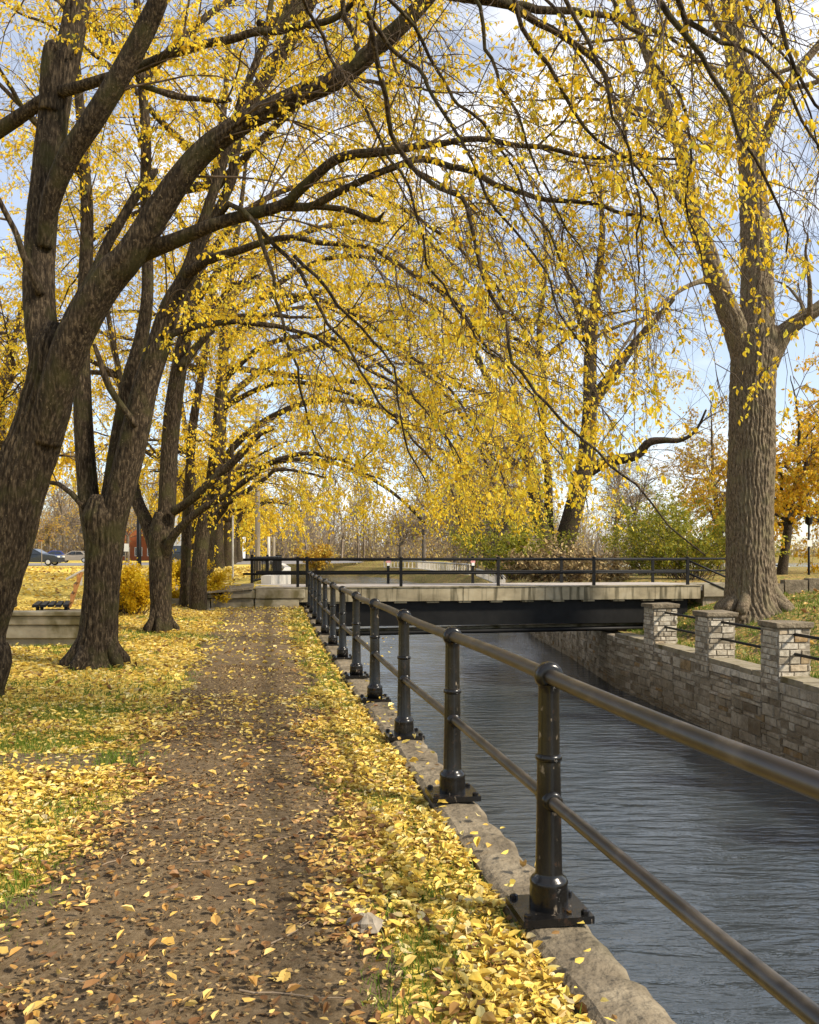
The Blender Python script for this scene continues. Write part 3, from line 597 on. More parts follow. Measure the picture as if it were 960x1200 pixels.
# ------------------------------------------------------------------ trees
def interp_along(pts, rr, t):
    s = np.concatenate([[0], np.cumsum(np.linalg.norm(np.diff(pts, axis=0), axis=1))]); x = t*s[-1]
    p = np.stack([np.interp(x, s, pts[:, k]) for k in range(3)], 1)
    p2 = np.stack([np.interp(np.minimum(x+.05*s[-1], s[-1]), s, pts[:, k]) for k in range(3)], 1)
    p1 = np.stack([np.interp(np.maximum(x-.05*s[-1], 0), s, pts[:, k]) for k in range(3)], 1)
    d = p2-p1; d /= np.linalg.norm(d, axis=1)[:, None]+1e-9
    return p, d, np.interp(x, s, rr)
def offdir(d, ang, rng):
    r = rng.normal(size=d.shape); r -= d*(r*d).sum(1)[:, None]; r /= np.linalg.norm(r, axis=1)[:, None]+1e-9
    return d*np.cos(ang)[:, None]+r*np.sin(ang)[:, None]
def grow(p, d, L, k, droop, wig, rng):
    pts = [p]; step = (L/k)[:, None]
    for i in range(k):
        d = d+wig*rng.normal(size=d.shape)+np.array([0, 0, -1.0])*droop*(i+.5)/k*np.ones((len(d), 1)) if np.ndim(droop) == 0 else d+wig*rng.normal(size=d.shape)+np.array([0, 0, -1.0])*(np.asarray(droop)*(i+.5)/k)[:, None]
        d = d/np.linalg.norm(d, axis=1)[:, None]; p = p+d*step; pts.append(p)
    return np.stack(pts, 1)
def children(pts, per, rng, t0=.15, amin=.5, amax=1.1, up=0.):
    m, k, _ = pts.shape; t = t0+(1-t0)*rng.random((m, per)); t[:, 0] = .97
    x = t*(k-1); i = np.minimum(x.astype(int), k-2); f = (x-i)[..., None]; a = np.arange(m)[:, None]
    p = pts[a, i]*(1-f)+pts[a, i+1]*f; d = pts[a, i+1]-pts[a, i]; d = d/(np.linalg.norm(d, axis=2)[..., None]+1e-9)
    p = p.reshape(-1, 3); d = d.reshape(-1, 3)
    ang = rng.uniform(amin, amax, len(p)); ang[np.arange(m)*per] *= .3
    d = offdir(d, ang, rng); d[:, 2] += up; d /= np.linalg.norm(d, axis=1)[:, None]
    return p, d, t.ravel()
def inview(p, m=1.25):
    Y = p[:, 1]; u = np.abs(p[:, 0])/np.maximum(Y, .01)*1000; v = (p[:, 2]-EYE)/np.maximum(Y, .01)*1000
    return (Y > 1.2) & (u < 480*m) & (v < 650*m) & (v > -600)
def mean_noise3(p, f):
    return vnoise(p[:, 0]+.6*p[:, 2], p[:, 1]+.8*p[:, 2], f)
class Tree:
    """limbs: list of (pts, radii, start fraction of side branches, branch weight)"""
    def __init__(self, base, seed): self.base = np.asarray(base, float); self.rng = np.random.default_rng(seed); self.limbs = []; self.tw = MB(); self.lf = MB(); self.nl = 0; self.slim = .80
    def limb(self, pts, rr, t0=.3, w=1.0, step=.14): 
        p, r = resample(pts, rr, step); q = np.cumsum(np.r_[0, np.linalg.norm(np.diff(p, axis=0), axis=1)])[:, None]; f = self.rng.uniform(.7, 1.3, (1, 3)); h = self.rng.random((3, 3))*6.28
        amp = np.clip(.06-r, .0, .045)[:, None]*np.clip(q*1.5, 0, 1)
        p = p+amp*(1.0*np.sin(q*2.3*f+h[0])+.6*np.sin(q*5.9*f+h[1])+.35*np.sin(q*13*f+h[2])); self.limbs.append((p, r, t0, w)); return p, r
    def roots(self, n, r, rt, reach, h=.38, a0=0.):
        for i in range(n):
            a = a0+i*6.283/n+self.rng.normal(0, .22); d = np.array([math.cos(a), math.sin(a), 0]); k = self.rng.uniform(.75, 1.25)
            p = [self.base+d*r*.55+[0, 0, h*1.25*k], self.base+d*r*.95+[0, 0, h*.55*k], self.base+d*r*1.35+[0, 0, h*.16*k], self.base+d*(r+reach*k)+[0, 0, -.04], self.base+d*(r+reach*k*1.6)+[0, 0, -.12]]
            self.limb(p, [rt*.7, rt, rt*.95, rt*.6, rt*.3], 1, 0, .07)
    def px(self, L, Y0, Y1, t0=.3, w=1.0, step=.14):
        Ys = np.linspace(Y0, Y1, len(L)); return self.limb([P(u, v, y) for (u, v, _), y in zip(L, Ys)], [wd*.5*y/1000*self.slim for (_, _, wd), y in zip(L, Ys)], t0, w, step)
    def auto(self, n, origin, r, L, up=(.5, 1.2), az=None, k=6, droop=.25, wig=.13, t0=.2, w=1.0):
        g = self.rng; o = np.asarray(origin, float)
        for i in range(n):
            a = (az[0]+(az[1]-az[0])*g.random()) if az else g.random()*6.283
            el = g.uniform(*up); d = np.array([math.cos(a)*math.cos(el), math.sin(a)*math.cos(el), math.sin(el)])
            p = grow(o[None]+g.normal(0, .05, (1, 3)), d[None], np.array([L*g.uniform(.75, 1.2)]), k, droop, wig, g)[0]
            rr = r*g.uniform(.7, 1.1)*np.linspace(1, .12, k+1)
            self.limb(p, rr, t0, w)
    def branch(self, n1, L1=(1.2, 3.0), n2=6, L2=(.5, 1.3), n3=4, L3=(.15, .5), droop=.35, leaves=3, leafL=.075, thin=1.0, leafp=1.0, cull=1.25, simple=False, cl=0.5, zmin=None):
        g = self.rng; P0, D0, R0, T0 = [], [], [], []
        for pts, rr, t0, w in self.limbs:
            if w <= 0: continue
            L = np.linalg.norm(np.diff(pts, axis=0), axis=1).sum()
            m = g.poisson(n1*L*(1-t0)*w)
            if m == 0: continue
            t = t0+(1-t0)*g.random(m); p, d, r = interp_along(pts, rr, t); P0.append(p); D0.append(d); R0.append(r); T0.append(t)
        p = np.concatenate(P0); d = np.concatenate(D0); r = np.concatenate(R0)
        ang = g.uniform(.5, 1.15, len(p)); d = offdir(d, ang, g); d[:, 2] += .15; d /= np.linalg.norm(d, axis=1)[:, None]
        b1 = grow(p, d, g.uniform(*L1, len(p)), 7, droop, .13, g)
        self.b1 = b1
        ok = inview(b1[:, 3], cull*1.3) | inview(b1[:, -1], cull*1.3) | inview(b1[:, 0], cull*1.3); ok = ok & (b1[:, -1, 2] > (-99 if zmin is None else zmin)); b1 = b1[ok]; r1 = np.minimum(r[ok]*.6, g.uniform(.008, .019, ok.sum()))*thin
        self.tw.tubes(b1, r1, np.full(len(b1), .003)*thin, 5)
        p, d, t = children(b1, n2, g, .12, .45, 1.0, .05)
        b2 = grow(p, d, g.uniform(*L2, len(p))*(1.1-.5*t), 4, droop*.8, .15, g); ok = inview(b2[:, 2], cull) & (b2[:, -1, 2] > (-99 if zmin is None else zmin)); b2 = b2[ok]
        self.tw.tubes(b2, np.full(len(b2), .0052)*thin, np.full(len(b2), .0018)*thin, 3)
        p, d, t = children(b2, n3, g, .15, .45, 1.0, 0)
        b3 = grow(p, d, g.uniform(*L3, len(p)), 2, droop*.6, .15, g); ok = inview(b3[:, 1], cull); b3 = b3[ok]
        self.tw.tubes(b3, np.full(len(b3), .0026)*thin, np.full(len(b3), .0012)*thin, 3)
        self.leaf(b3, leaves, leafL, leafp, simple, cl)
    def leaf(self, b, n, L, prob=1.0, simple=False, cl=.5):
        g = self.rng; m = len(b)
        if m == 0: return
        keep = (g.random(m) < prob*np.clip(1+cl*1.4*mean_noise3(b[:, 1], .9), .05, 2)); b = b[keep]; m = len(b)
        x = g.random((m, n))*(b.shape[1]-1.001); i = x.astype(int); f = (x-i)[..., None]; a = np.arange(m)[:, None]
        p = (b[a, i]*(1-f)+b[a, i+1]*f).reshape(-1, 3)
        tg = np.repeat(b[:, -1]-b[:, 0], n, 0); tg /= np.linalg.norm(tg, axis=1)[:, None]+1e-9
        d = tg*.35+g.normal(0, .55, p.shape)+np.array([0, 0, -.75]); nr = g.normal(size=p.shape)+np.array([0, 0, .5])
        s = L*g.uniform(.6, 1.25, len(p)); self.lf.leaves(p+d*.012, d, nr, s, s*g.uniform(.46, .72, len(p)), g.normal(0, .19, len(p)), simple); self.nl += len(p)
    def finish(self, name, label, cat, group, bark, leafm, twigm, nseg=14, ridge=.0, trunk_ridge=.012, seg0=64, pitch=.075):
        t = thing(name, self.base, label, cat, group); mb = MB()
        for k, (p, r, t0, w) in enumerate(self.limbs):
            big = r[0] > .13
            ns = int(np.clip(r.max()*440, 10, seg0)) if big else (10 if r[0] > .04 else 7)
            mb.tube(p, r, ns, ridge=trunk_ridge*min(1, r.mean()/.25) if big and trunk_ridge else 0, nr=max(9, int(2*math.pi*r.mean()/pitch)), rng=self.rng)
        build('trunk', mb, bark, t, smooth=True)
        if self.tw.n: build('twigs', self.tw, twigm, t, smooth=True)
        if self.lf.n: build('crown', self.lf, leafm, t)
        return t
ROW = 'old trees in a row along the footpath'
def flare(base, top, r, f=1.6):
    base = np.asarray(base, float); top = np.asarray(top, float); z = np.array([-.15, .0, .12, .3, .6])
    L = top-base
    return [base+L*(a/max(L[2], .5)) for a in z], [r*f*1.05, r*f, r*(1+(f-1)*.55), r*(1+(f-1)*.25), r*(1+(f-1)*.08)]

# the nearest tree, left edge
t = Tree((-4.95, 9.4, 0), 101)
fb, fr = flare((-4.95, 9.4, 0), P(-30, 780, 9.4), .32)
tr_ = [(-28, 740, 72), (4, 640, 72), (25, 560, 74), (46, 505, 68), (60, 450, 64), (66, 405, 60), (70, 380, 30)]
t.limb(fb+[P(u, v, 9.4) for u, v, w in tr_], fr+[w*.5*.0094*.84 for u, v, w in tr_], 1, 0, .07)
t.px([(50, 530, 40), (56, 470, 46), (54, 420, 48), (48, 380, 45), (45, 330, 44), (48, 270, 43), (57, 190, 41), (67, 110, 40), (85, 40, 34), (97, -30, 30), (110, -120, 24), (140, -260, 10)], 9.4, 9.9, .45, 1, .07)
t.px([(58, 130, 30), (58, 90, 26), (60, 58, 22), (66, 50, 12)], 9.6, 9.45, 1, 0, .05)
t.px([(52, 290, 22), (60, 235, 28), (80, 185, 31), (108, 142, 32), (140, 90, 31), (170, 35, 30), (190, -10, 26), (215, -80, 20), (260, -200, 8)], 9.5, 8.6, .3, 1, .07)
t.px([(52, 520, 42), (64, 465, 48), (80, 415, 50), (99, 372, 49), (128, 325, 48), (152, 300, 41), (186, 246, 37), (222, 195, 33), (256, 163, 31), (300, 136, 28), (350, 112, 28), (400, 90, 26), (442, 55, 24), (480, 20, 22), (515, -20, 20), (580, -110, 12)], 9.3, 8.2, .4, 1.1, .07)
t.px([(140, 312, 30), (168, 296, 27), (205, 282, 22), (260, 260, 18), (330, 241, 16), (352, 222, 15), (385, 192, 14), (430, 180, 13), (480, 171, 11), (530, 162, 9), (630, 173, 7), (730, 187, 5), (810, 193, 3)], 9.2, 7.4, .25, 1.0, .09)
t.px([(330, 242, 14), (370, 240, 12), (420, 215, 10), (480, 187, 10), (555, 201, 9), (645, 232, 7), (775, 264, 4)], 8.7, 7.2, .2, 1.0, .09)
t.px([(340, 241, 10), (390, 244, 9), (443, 250, 8), (447, 240, 2)], 8.6, 8.4, .5, .3, .09)
t.px([(92, 360, 22), (105, 335, 18), (125, 290, 15), (150, 245, 13), (175, 205, 13), (183, 196, 6)], 9.3, 9.7, 1, 0, .07)
t.px([(66, 106, 16), (30, 132, 20), (-10, 158, 22), (-60, 185, 16)], 9.6, 9.9, .5, .5, .07)
t.px([(70, 108, 18), (105, 98, 16), (165, 78, 15), (205, 62, 13), (240, 52, 12), (330, 36, 11), (400, 12, 9), (470, -40, 6)], 9.6, 8.6, .3, .8, .07)
t.px([(165, 100, 9), (215, 115, 8), (265, 116, 6)], 9.2, 9.0, .5, .3, .07)
t.px([(48, 345, 14), (36, 315, 11), (20, 285, 9), (4, 250, 8), (-20, 210, 6)], 9.4, 9.0, .5, .5, .07)
t.px([(250, 262, 10), (268, 240, 9), (287, 248, 8), (330, 300, 6), (368, 345, 5), (415, 420, 4), (470, 500, 3)], 8.8, 8.2, .15, .7)
t.px([(300, 258, 8), (320, 345, 5), (345, 425, 4), (370, 500, 3), (385, 545, 2)], 8.5, 8.0, .25, .5)
t.px([(345, 300, 6), (385, 345, 5), (420, 385, 4), (452, 432, 3.5), (475, 500, 3), (500, 560, 2)], 8.6, 8.2, .25, .6)
t.px([(400, 90, 10), (420, 55, 8), (405, 20, 8), (410, -20, 6)], 8.8, 8.6, .3, .5)
t.auto(3, P(110, -120, 9.8), .09, 4.0, (.2, 1.1)); t.auto(3, P(520, -20, 8.3), .06, 3.2, (-.1, .6), az=(-.9, 1.4))
t.branch(3.6, (1.0, 2.8), 6, (.5, 1.3), 5, (.15, .5), .28, 11, .053, .85, .9, 1.22, True, .95, zmin=2.2)
t.finish('shade_tree', 'nearest leaning trunk at the left edge with two thick forked limbs', 'tree', ROW, M['bark'], M['leaf'], M['twig'], seg0=200, trunk_ridge=.022, pitch=.09)

# second tree
t = Tree((-4.53, 12.3, 0), 102); Y = 12.3
fb, fr = flare((-4.53, Y, 0), P(119, 700, Y), .235, 1.75)
t.roots(7, .31, .085, .16, a0=.4)
t.limb(fb+[P(u, v, Y) for u, v, w in [(119, 690, 42), (122, 640, 46), (122, 605, 54), (122, 580, 30)]], fr+[w*.5*.0123*.9 for w in (42, 46, 54, 30)], 1, 0, .07)
t.px([(117, 690, 22), (112, 640, 30), (106, 600, 31), (102, 560, 29), (98, 500, 27), (96, 440, 25), (96, 400, 23), (100, 330, 20), (102, 250, 18), (98, 180, 15), (90, 80, 12), (80, -40, 8)], Y, Y+.6, .35, 1, .08)
t.px([(124, 690, 24), (127, 650, 34), (134, 605, 40), (147, 555, 41), (160, 500, 40), (170, 455, 36), (186, 405, 34), (201, 358, 30), (222, 318, 25), (240, 255, 15), (262, 190, 13), (285, 110, 11), (310, 40, 9), (330, -40, 6)], Y, Y-.4, .35, 1, .08)
t.px([(128, 590, 26), (140, 510, 24), (152, 445, 22), (166, 395, 20), (173, 340, 17), (171, 250, 16), (171, 160, 15), (166, 90, 13), (160, 0, 10)], Y+.2, Y+.8, .4, .9, .08)
t.px([(218, 322, 18), (245, 305, 13), (272, 296, 12), (330, 280, 9), (400, 285, 7), (450, 300, 6), (520, 345, 5), (575, 410, 3), (610, 470, 2)], Y-.3, Y-2.0, .2, 1.3, .1)
t.px([(205, 350, 14), (220, 318, 12), (270, 215, 14), (275, 170, 20), (300, 110, 21), (335, 55, 20), (365, 0, 18), (400, -80, 12)], Y+.8, Y+.6, .3, .9, .1)
t.px([(100, 596, 9), (84, 578, 8), (70, 565, 7), (48, 560, 5), (10, 540, 4)], Y, Y+.3, .4, .8)
t.px([(190, 395, 12), (240, 380, 9), (300, 378, 8), (360, 395, 6), (430, 430, 5), (500, 480, 3), (540, 545, 2)], Y-.3, Y+1.2, .2, 1.2)
t.px([(160, 500, 9), (130, 455, 10), (118, 425, 8), (112, 405, 6)], Y-.3, Y-.4, .5, .4)
t.auto(3, P(310, 40, 12), .07, 4.5, (.1, .8), az=(-1, 1.5)); t.auto(2, P(100, 200, 12.8), .06, 4.0, (.2, .9), az=(1.5, 4.5)); t.auto(3, P(166, 100, 13), .07, 4.5, (.2, 1.0))
t.branch(2.8, (1.2, 3.0), 6, (.5, 1.3), 5, (.15, .5), .28, 11, .058, .85, 1.0, 1.16, True, .95, zmin=2.2)
t.finish('shade_tree', 'second tree of the row, its flared foot rising from yellow leaves beside the stone planter', 'tree', ROW, M['bark'], M['leaf'], M['twig'], seg0=180, trunk_ridge=.020, pitch=.09)

# third tree
t = Tree((-5.2, 17.8, 0), 103); Y = 17.8
fb, fr = flare((-5.2, Y, 0), P(189, 690, Y), .205, 1.45)
t.roots(6, .25, .07, .10)
t.limb(fb+[P(u, v, Y) for u, v, w in [(188, 690, 32), (188, 650, 33), (189, 625, 35), (190, 600, 20)]], fr+[w*.5*.0178*.80 for w in (32, 33, 35, 20)], 1, 0, .1)
t.px([(188, 680, 16), (182, 645, 20), (172, 612, 20), (161, 588, 18), (155, 560, 15), (150, 520, 12), (140, 440, 9), (120, 340, 6)], Y, Y+.8, .4, 1)
t.px([(190, 680, 20), (192, 640, 26), (196, 590, 25), (198, 540, 24), (203, 480, 24), (212, 420, 22), (222, 370, 20), (236, 300, 15), (250, 220, 12), (262, 130, 9), (270, 30, 5)], Y, Y+.3, .3, 1)
t.px([(190, 665, 14), (196, 642, 15), (208, 622, 12), (232, 600, 11), (262, 582, 9), (292, 560, 9), (322, 540, 8), (362, 532, 6), (410, 545, 4), (450, 560, 2)], Y, Y-1.5, .35, 1.4)
t.px([(203, 600, 13), (225, 585, 13), (250, 562, 12), (280, 535, 11), (305, 508, 8), (320, 500, 4)], Y-.2, Y-1.0, .3, 1.2)
t.px([(212, 430, 13), (250, 385, 10), (300, 350, 8), (370, 350, 7), (440, 385, 6), (510, 440, 4), (565, 510, 3), (595, 580, 2)], Y-.2, Y+1.0, .2, 1.6)
t.px([(236, 310, 11), (300, 240, 9), (380, 215, 7), (470, 245, 6), (560, 310, 4), (620, 400, 3)], Y, Y+1.5, .2, 1.4)
t.auto(5, P(250, 220, 18.1), .09, 5.5, (.0, 1.0)); t.auto(3, P(222, 380, 18), .07, 5.0, (.1, .7), az=(-1.2, 1.2)); t.auto(2, P(140, 440, 18.5), .07, 4.5, (.2, .9), az=(1.6, 4.6))
t.branch(2.7, (1.2, 3.2), 6, (.6, 1.5), 5, (.2, .6), .32, 11, .064, .95, .95, 1.12, True, .95, zmin=2.2)
t.finish('shade_tree', 'third tree of the row, three way fork low on the trunk before a yellow shrub', 'tree', ROW, M['bark'], M['leaf'], M['twig'], seg0=60)

# fourth, twin trunks
t = Tree((-6.25, 24.6, 0), 104); Y = 24.6
t.limb([P(217, 722, Y+.6), P(217, 712, Y+.6), P(218, 660, Y+.6), P(219, 610, Y+.6), P(222, 560, Y+.6), P(226, 500, Y+.7), P(236, 440, Y+.8), P(247, 370, Y+.9), P(255, 300, Y+1)], [.21, .18, .14, .14, .135, .13, .11, .08, .04], .45, 1)
t.limb([P(232, 723, Y), P(232, 714, Y), P(234, 660, Y), P(240, 612, Y), P(247, 570, Y), P(255, 500, Y-.2), P(260, 430, Y-.3), P(266, 350, Y-.4), P(280, 260, Y-.5), P(290, 180, Y-.6)], [.31, .26, .21, .20, .17, .15, .12, .10, .07, .04], .35, 1)
t.px([(240, 625, 12), (256, 604, 11), (266, 588, 10), (270, 560, 8), (272, 520, 6)], Y, Y-.5, .4, 1.4)
t.px([(262, 592, 9), (285, 578, 8), (312, 560, 6), (328, 550, 5), (380, 560, 3)], Y-.3, Y-1, .3, 1.4)
t.px([(258, 450, 10), (310, 405, 8), (380, 395, 6), (450, 430, 5), (515, 500, 4), (550, 570, 2)], Y, Y-2, .2, 2.0)
t.px([(262, 410, 10), (330, 330, 8), (410, 300, 6), (500, 330, 5), (580, 420, 4), (610, 500, 2)], Y, Y-1.0, .2, 2.0)
t.px([(258, 480, 9), (320, 450, 7), (390, 455, 6), (460, 490, 4), (520, 560, 3), (545, 625, 2)], Y, Y-3.5, .2, 2.2)
t.auto(6, P(264, 380, 24.3), .10, 7, (.0, 1.0)); t.auto(3, P(236, 440, 25.4), .10, 6, (.2, .9), az=(1.6, 4.6))
t.branch(2.2, (1.4, 3.4), 6, (.6, 1.6), 5, (.25, .6), .36, 11, .078, 1.0, 1.0, 1.1, True, .95, zmin=2.3)
t.finish('shade_tree', 'twin trunked tree at the end of the footpath beside the stone slabs', 'tree', ROW, M['bark'], M['leaf'], M['twig'], seg0=40)

t = Tree((-7.9, 33, .55), 140); Y = 33
t.limb([P(241, 690, Y), P(242, 680, Y), P(244, 640, Y), P(250, 590, Y), P(258, 530, Y), P(262, 450, Y), P(268, 360, Y), P(280, 260, Y)], [.33, .28, .24, .22, .2, .16, .11, .05], .4, 1)
for L_, y1 in (([(256, 545, 9), (300, 500, 8), (370, 470, 7), (450, 480, 5), (520, 530, 4), (570, 600, 3)], 31), ([(262, 470, 9), (330, 420, 8), (420, 400, 7), (490, 430, 5), (550, 500, 4), (580, 570, 3)], 35), ([(265, 400, 9), (350, 350, 7), (450, 335, 6), (520, 370, 5), (575, 450, 3)], 34), ([(254, 570, 7), (310, 545, 6), (380, 540, 5), (450, 570, 4), (500, 615, 3)], 30), ([(266, 430, 8), (340, 440, 7), (430, 450, 6), (500, 470, 5), (560, 540, 3)], 38), ([(270, 350, 8), (340, 280, 7), (440, 260, 6), (510, 290, 5), (570, 360, 3)], 36)):
    t.px([(a, b, c*1.2) for a, b, c in L_], Y, y1, .12, 2.2)
t.branch(1.4, (1.2, 3.0), 6, (.6, 1.7), 5, (.25, .6), .27, 10, .080, 1.2, .95, 1.1, True, .95, zmin=2.4)
t.finish('shade_tree', 'yellow tree just past the bridge spreading over the canal, trunk hidden by the twin trunks', 'tree', ROW, M['bark'], M['leaf'], M['twig'], seg0=30, trunk_ridge=0)
# a tree out of frame, behind and left, whose long twigs hang into the picture
t = Tree((-4.6, 3.2, 0), 105)
t.limb([(-4.6, 3.2, -.1), (-4.6, 3.2, .1), (-4.45, 3.2, 1.5), (-4.2, 3.3, 3.0)], [.55, .44, .36, .32], 1, 0)
for end, Ye in (((1.4, 4.2, 6.2), 0), ((.2, 6.5, 6.4), 0), ((2.6, 5.6, 5.9), 0), ((-2.5, 1.0, 7), 0)):
    e_ = np.array(end); o_ = np.array([-4.2, 3.3, 2.9]); t.limb([o_, o_+(e_-o_)*.35+[0, 0, 1.3], o_+(e_-o_)*.7+[0, 0, 1.0], e_], [.22, .13, .09, .05], 1, 0)
def hang(L, Y0, Y1, root, w=1.0):
    Ys = np.linspace(Y0, Y1, len(L)); pts = [np.asarray(root, float)]+[P(u, v, y) for (u, v), y in zip(L, Ys)]
    t.limb(pts, np.linspace(.020, .0045, len(pts))*w, .2, 1.0, .12)
hang([(770, -40), (795, 25), (825, 75), (850, 125), (893, 218), (915, 290)], 5.2, 5.6, (1.6, 4.4, 6.1), 1.3)
hang([(790, -20), (815, 40), (840, 56), (900, 102), (960, 170), (1010, 240)], 5.6, 6.0, (1.2, 4.1, 6.1), 1.2)
hang([(590, -40), (612, 15), (645, 75), (680, 120), (730, 185), (760, 236), (790, 292)], 6.4, 6.8, (.3, 6.0, 6.3), 1.2)
hang([(548, -20), (585, 65), (600, 125), (625, 195), (660, 262), (690, 330)], 6.8, 7.2, (.1, 6.4, 6.4), 1.0)
hang([(450, 55), (482, 82), (510, 120), (545, 175), (582, 228), (625, 300), (652, 362), (700, 450)], 7.2, 6.6, (-.5, 6.5, 6.3), 1.1)
hang([(470, 170), (510, 215), (545, 262), (565, 320), (597, 396), (640, 462), (700, 535), (760, 592), (820, 640)], 7.0, 5.2, (-.3, 6.4, 5.6), 1.1)
hang([(905, -40), (916, 0), (924, 50), (960, 112), (1000, 160)], 4.8, 5.0, (2.2, 5.0, 6.0), 1.1)
hang([(660, -40), (700, 60), (720, 140), (745, 260), (750, 330)], 6.0, 6.3, (1.0, 5.4, 6.3), 1.0)
hang([(700, -60), (760, 60), (800, 170), (812, 260), (835, 330)], 6.6, 7.0, (1.2, 5.6, 6.4), 1.0)
hang([(500, 60), (560, 130), (620, 230), (655, 330), (690, 400), (720, 440)], 7.4, 7.0, (-.4, 6.8, 6.3), .9)
hang([(380, 40), (430, 130), (470, 230), (520, 330), (590, 420), (640, 520), (690, 600)], 7.6, 7.2, (-1.2, 6.4, 6.4), .9)
hang([(860, -60), (900, 40), (945, 130), (985, 260)], 6.4, 6.8, (2.4, 5.5, 6.2), .9)
hang([(620, -60), (670, 60), (735, 130), (800, 150), (880, 190)], 7.0, 7.6, (.4, 6.3, 6.5), .9)
t.branch(4.2, (.3, 1.3), 6, (.25, .7), 4, (.1, .3), .4, 3, .053, .6, .42, 1.25, False, .9, zmin=1.75)
t.finish('shade_tree', 'overhanging tree standing out of frame whose long thin twigs hang in at the top right', 'tree', ROW, M['bark'], M['leaf'], M['twig'])

# row trees farther on
def rowtree(base, seed, H, r, label, leafp, name='shade_tree', leafm='leaf', fork=.28, n=7, L=5.5, up=(.25, 1.25), branch=None, grp=ROW, bark='bark', twig='twig', lean=(0, 0), cat='tree', nseg=30):
    t = Tree(base, seed); b = np.asarray(base, float); top = b+[lean[0], lean[1], H*fork]
    t.limb([b+[0, 0, -.2], b, b+(top-b)*.25, b+(top-b)*.6, top], [r*1.5, r*1.25, r*1.02, r*.92, r*.9], 1, 0, .3)
    g = t.rng; lead = grow(top[None], np.array([[lean[0]*.1, lean[1]*.1, 1.0]]), np.array([H*(1-fork)*.9]), 6, 0., .12, g)[0]
    t.limb(lead, r*np.linspace(.7, .08, 7), .1, 1, .3)
    t.auto(n, top, r*.5, L, up, droop=.25); t.auto(max(3, n//2), lead[2], r*.34, L*.75, up, droop=.2)
    t.branch(**branch)
    return t.finish(name, label, cat, grp, M[bark], M[leafm], M[twig], seg0=nseg, trunk_ridge=0)
bs = dict(n1=1.5, L1=(1.4, 3.4), n2=5, L2=(.7, 1.8), n3=4, L3=(.3, .8), droop=.4, leaves=12, leafL=.12, thin=1.9, leafp=.95, cull=1.12, simple=True, cl=.5)
rowtree((-10.2, 41, .6), 106, 12, .30, 'dark trunk half hidden behind the twin trunked tree', .9, branch=bs)
rowtree((-13.2, 59, .6), 107, 13, .36, 'broad dark trunk right of the black off road car', .9, branch=dict(bs, leafL=.17, n1=1.1))
rowtree((-14.9, 70, .6), 108, 13, .36, 'darker trunk directly behind the broad trunk near the signpost', .9, branch=dict(bs, leafL=.19, n1=1.0))
tf = rowtree((-18.3, 88, .6), 109, 13, .36, 'last clear trunks of the row fading toward the utility pole', .9, branch=dict(bs, leafL=.22, n1=.8, thin=3))
for k, (x, y, rz) in enumerate(((-20.6, 100, 1.2), (-22.5, 112, 2.3), (-25, 126, 4.0))):
    c = copy_tree(tf); c.location = (x, y, .6); c.rotation_euler = (0, 0, rz)

rowtree((-11.6, 24.6, .1), 131, 12, .22, 'brown trunk of a second row seen just right of the nearest trunk', .9, branch=dict(bs, leafL=.085, thin=1.5, n1=2.4, leaves=12), grp='trees of the second row on the lawn')
rowtree((-17.2, 33, .5), 132, 13, .26, 'second row tree past the left edge whose yellow twigs reach in over the planter', .9, branch=dict(bs, leafL=.13), grp='trees of the second row on the lawn')
rowtree((-24.6, 46, .6), 133, 13, .28, 'second row tree past the left edge whose yellow twigs hang over the parked cars', .9, branch=dict(bs, leafL=.16), grp='trees of the second row on the lawn', fork=.34)
# large grooved tree on the right bank
t = Tree((10.05, 25, -.1), 110); Y = 25
def R_(L, Y0, Y1, **k): return t.px(L, Y0, Y1, **k)
t.roots(9, .76, .17, .22, .7, a0=.2)
t.limb([P(882, 735, Y), P(882, 722, Y), P(881, 712, Y), P(880, 698, Y), P(879, 670, Y), P(879, 620, Y), P(880, 560, Y), P(881, 500, Y), P(882, 450, Y), P(884, 415, Y), P(886, 385, Y)], [1.12, .98, .85, .755, .68, .64, .62, .61, .615, .64, .60], 1, 0, .05)
R_([(872, 420, 36), (862, 385, 34), (846, 345, 29), (830, 300, 26), (814, 255, 22), (805, 215, 20), (795, 165, 17), (775, 105, 14), (750, 40, 11), (720, -60, 7)], Y, Y-2, t0=.35, w=1, step=.1)
R_([(886, 420, 50), (887, 360, 44), (887, 300, 42), (883, 240, 38), (880, 180, 35), (872, 120, 31), (862, 60, 27), (856, 0, 24), (850, -100, 16)], Y, Y+1, t0=.35, w=1, step=.1)
R_([(898, 425, 36), (914, 396, 27), (930, 380, 22), (958, 362, 18), (1000, 330, 14), (1060, 260, 8)], Y, Y-1, t0=.4, w=.9, step=.1)
R_([(880, 200, 18), (905, 140, 14), (930, 90, 12), (970, 40, 9)], Y+.5, Y, t0=.3, w=.8)
R_([(840, 330, 11), (820, 330, 8), (790, 345, 6), (750, 380, 5), (715, 430, 3)], Y-.4, Y-2, t0=.3, w=.7)
R_([(812, 250, 12), (780, 215, 9), (745, 190, 7), (700, 190, 5), (650, 220, 3)], Y-1, Y-3, t0=.3, w=.8)
R_([(862, 60, 13), (830, 10, 10), (800, -40, 7)], Y+1, Y, t0=.3, w=.8)
t.auto(3, P(872, 120, 25.6), .12, 6, (.0, .9)); t.auto(2, P(790, 150, 23.2), .08, 5, (.0, .7), az=(1.8, 4.2)); t.auto(2, P(950, 370, 24.2), .08, 4, (.2, .9))
t.branch(1.4, (1.4, 3.2), 5, (.6, 1.6), 5, (.25, .7), .3, 12, .080, 1.3, .8, 1.12, True, .8)
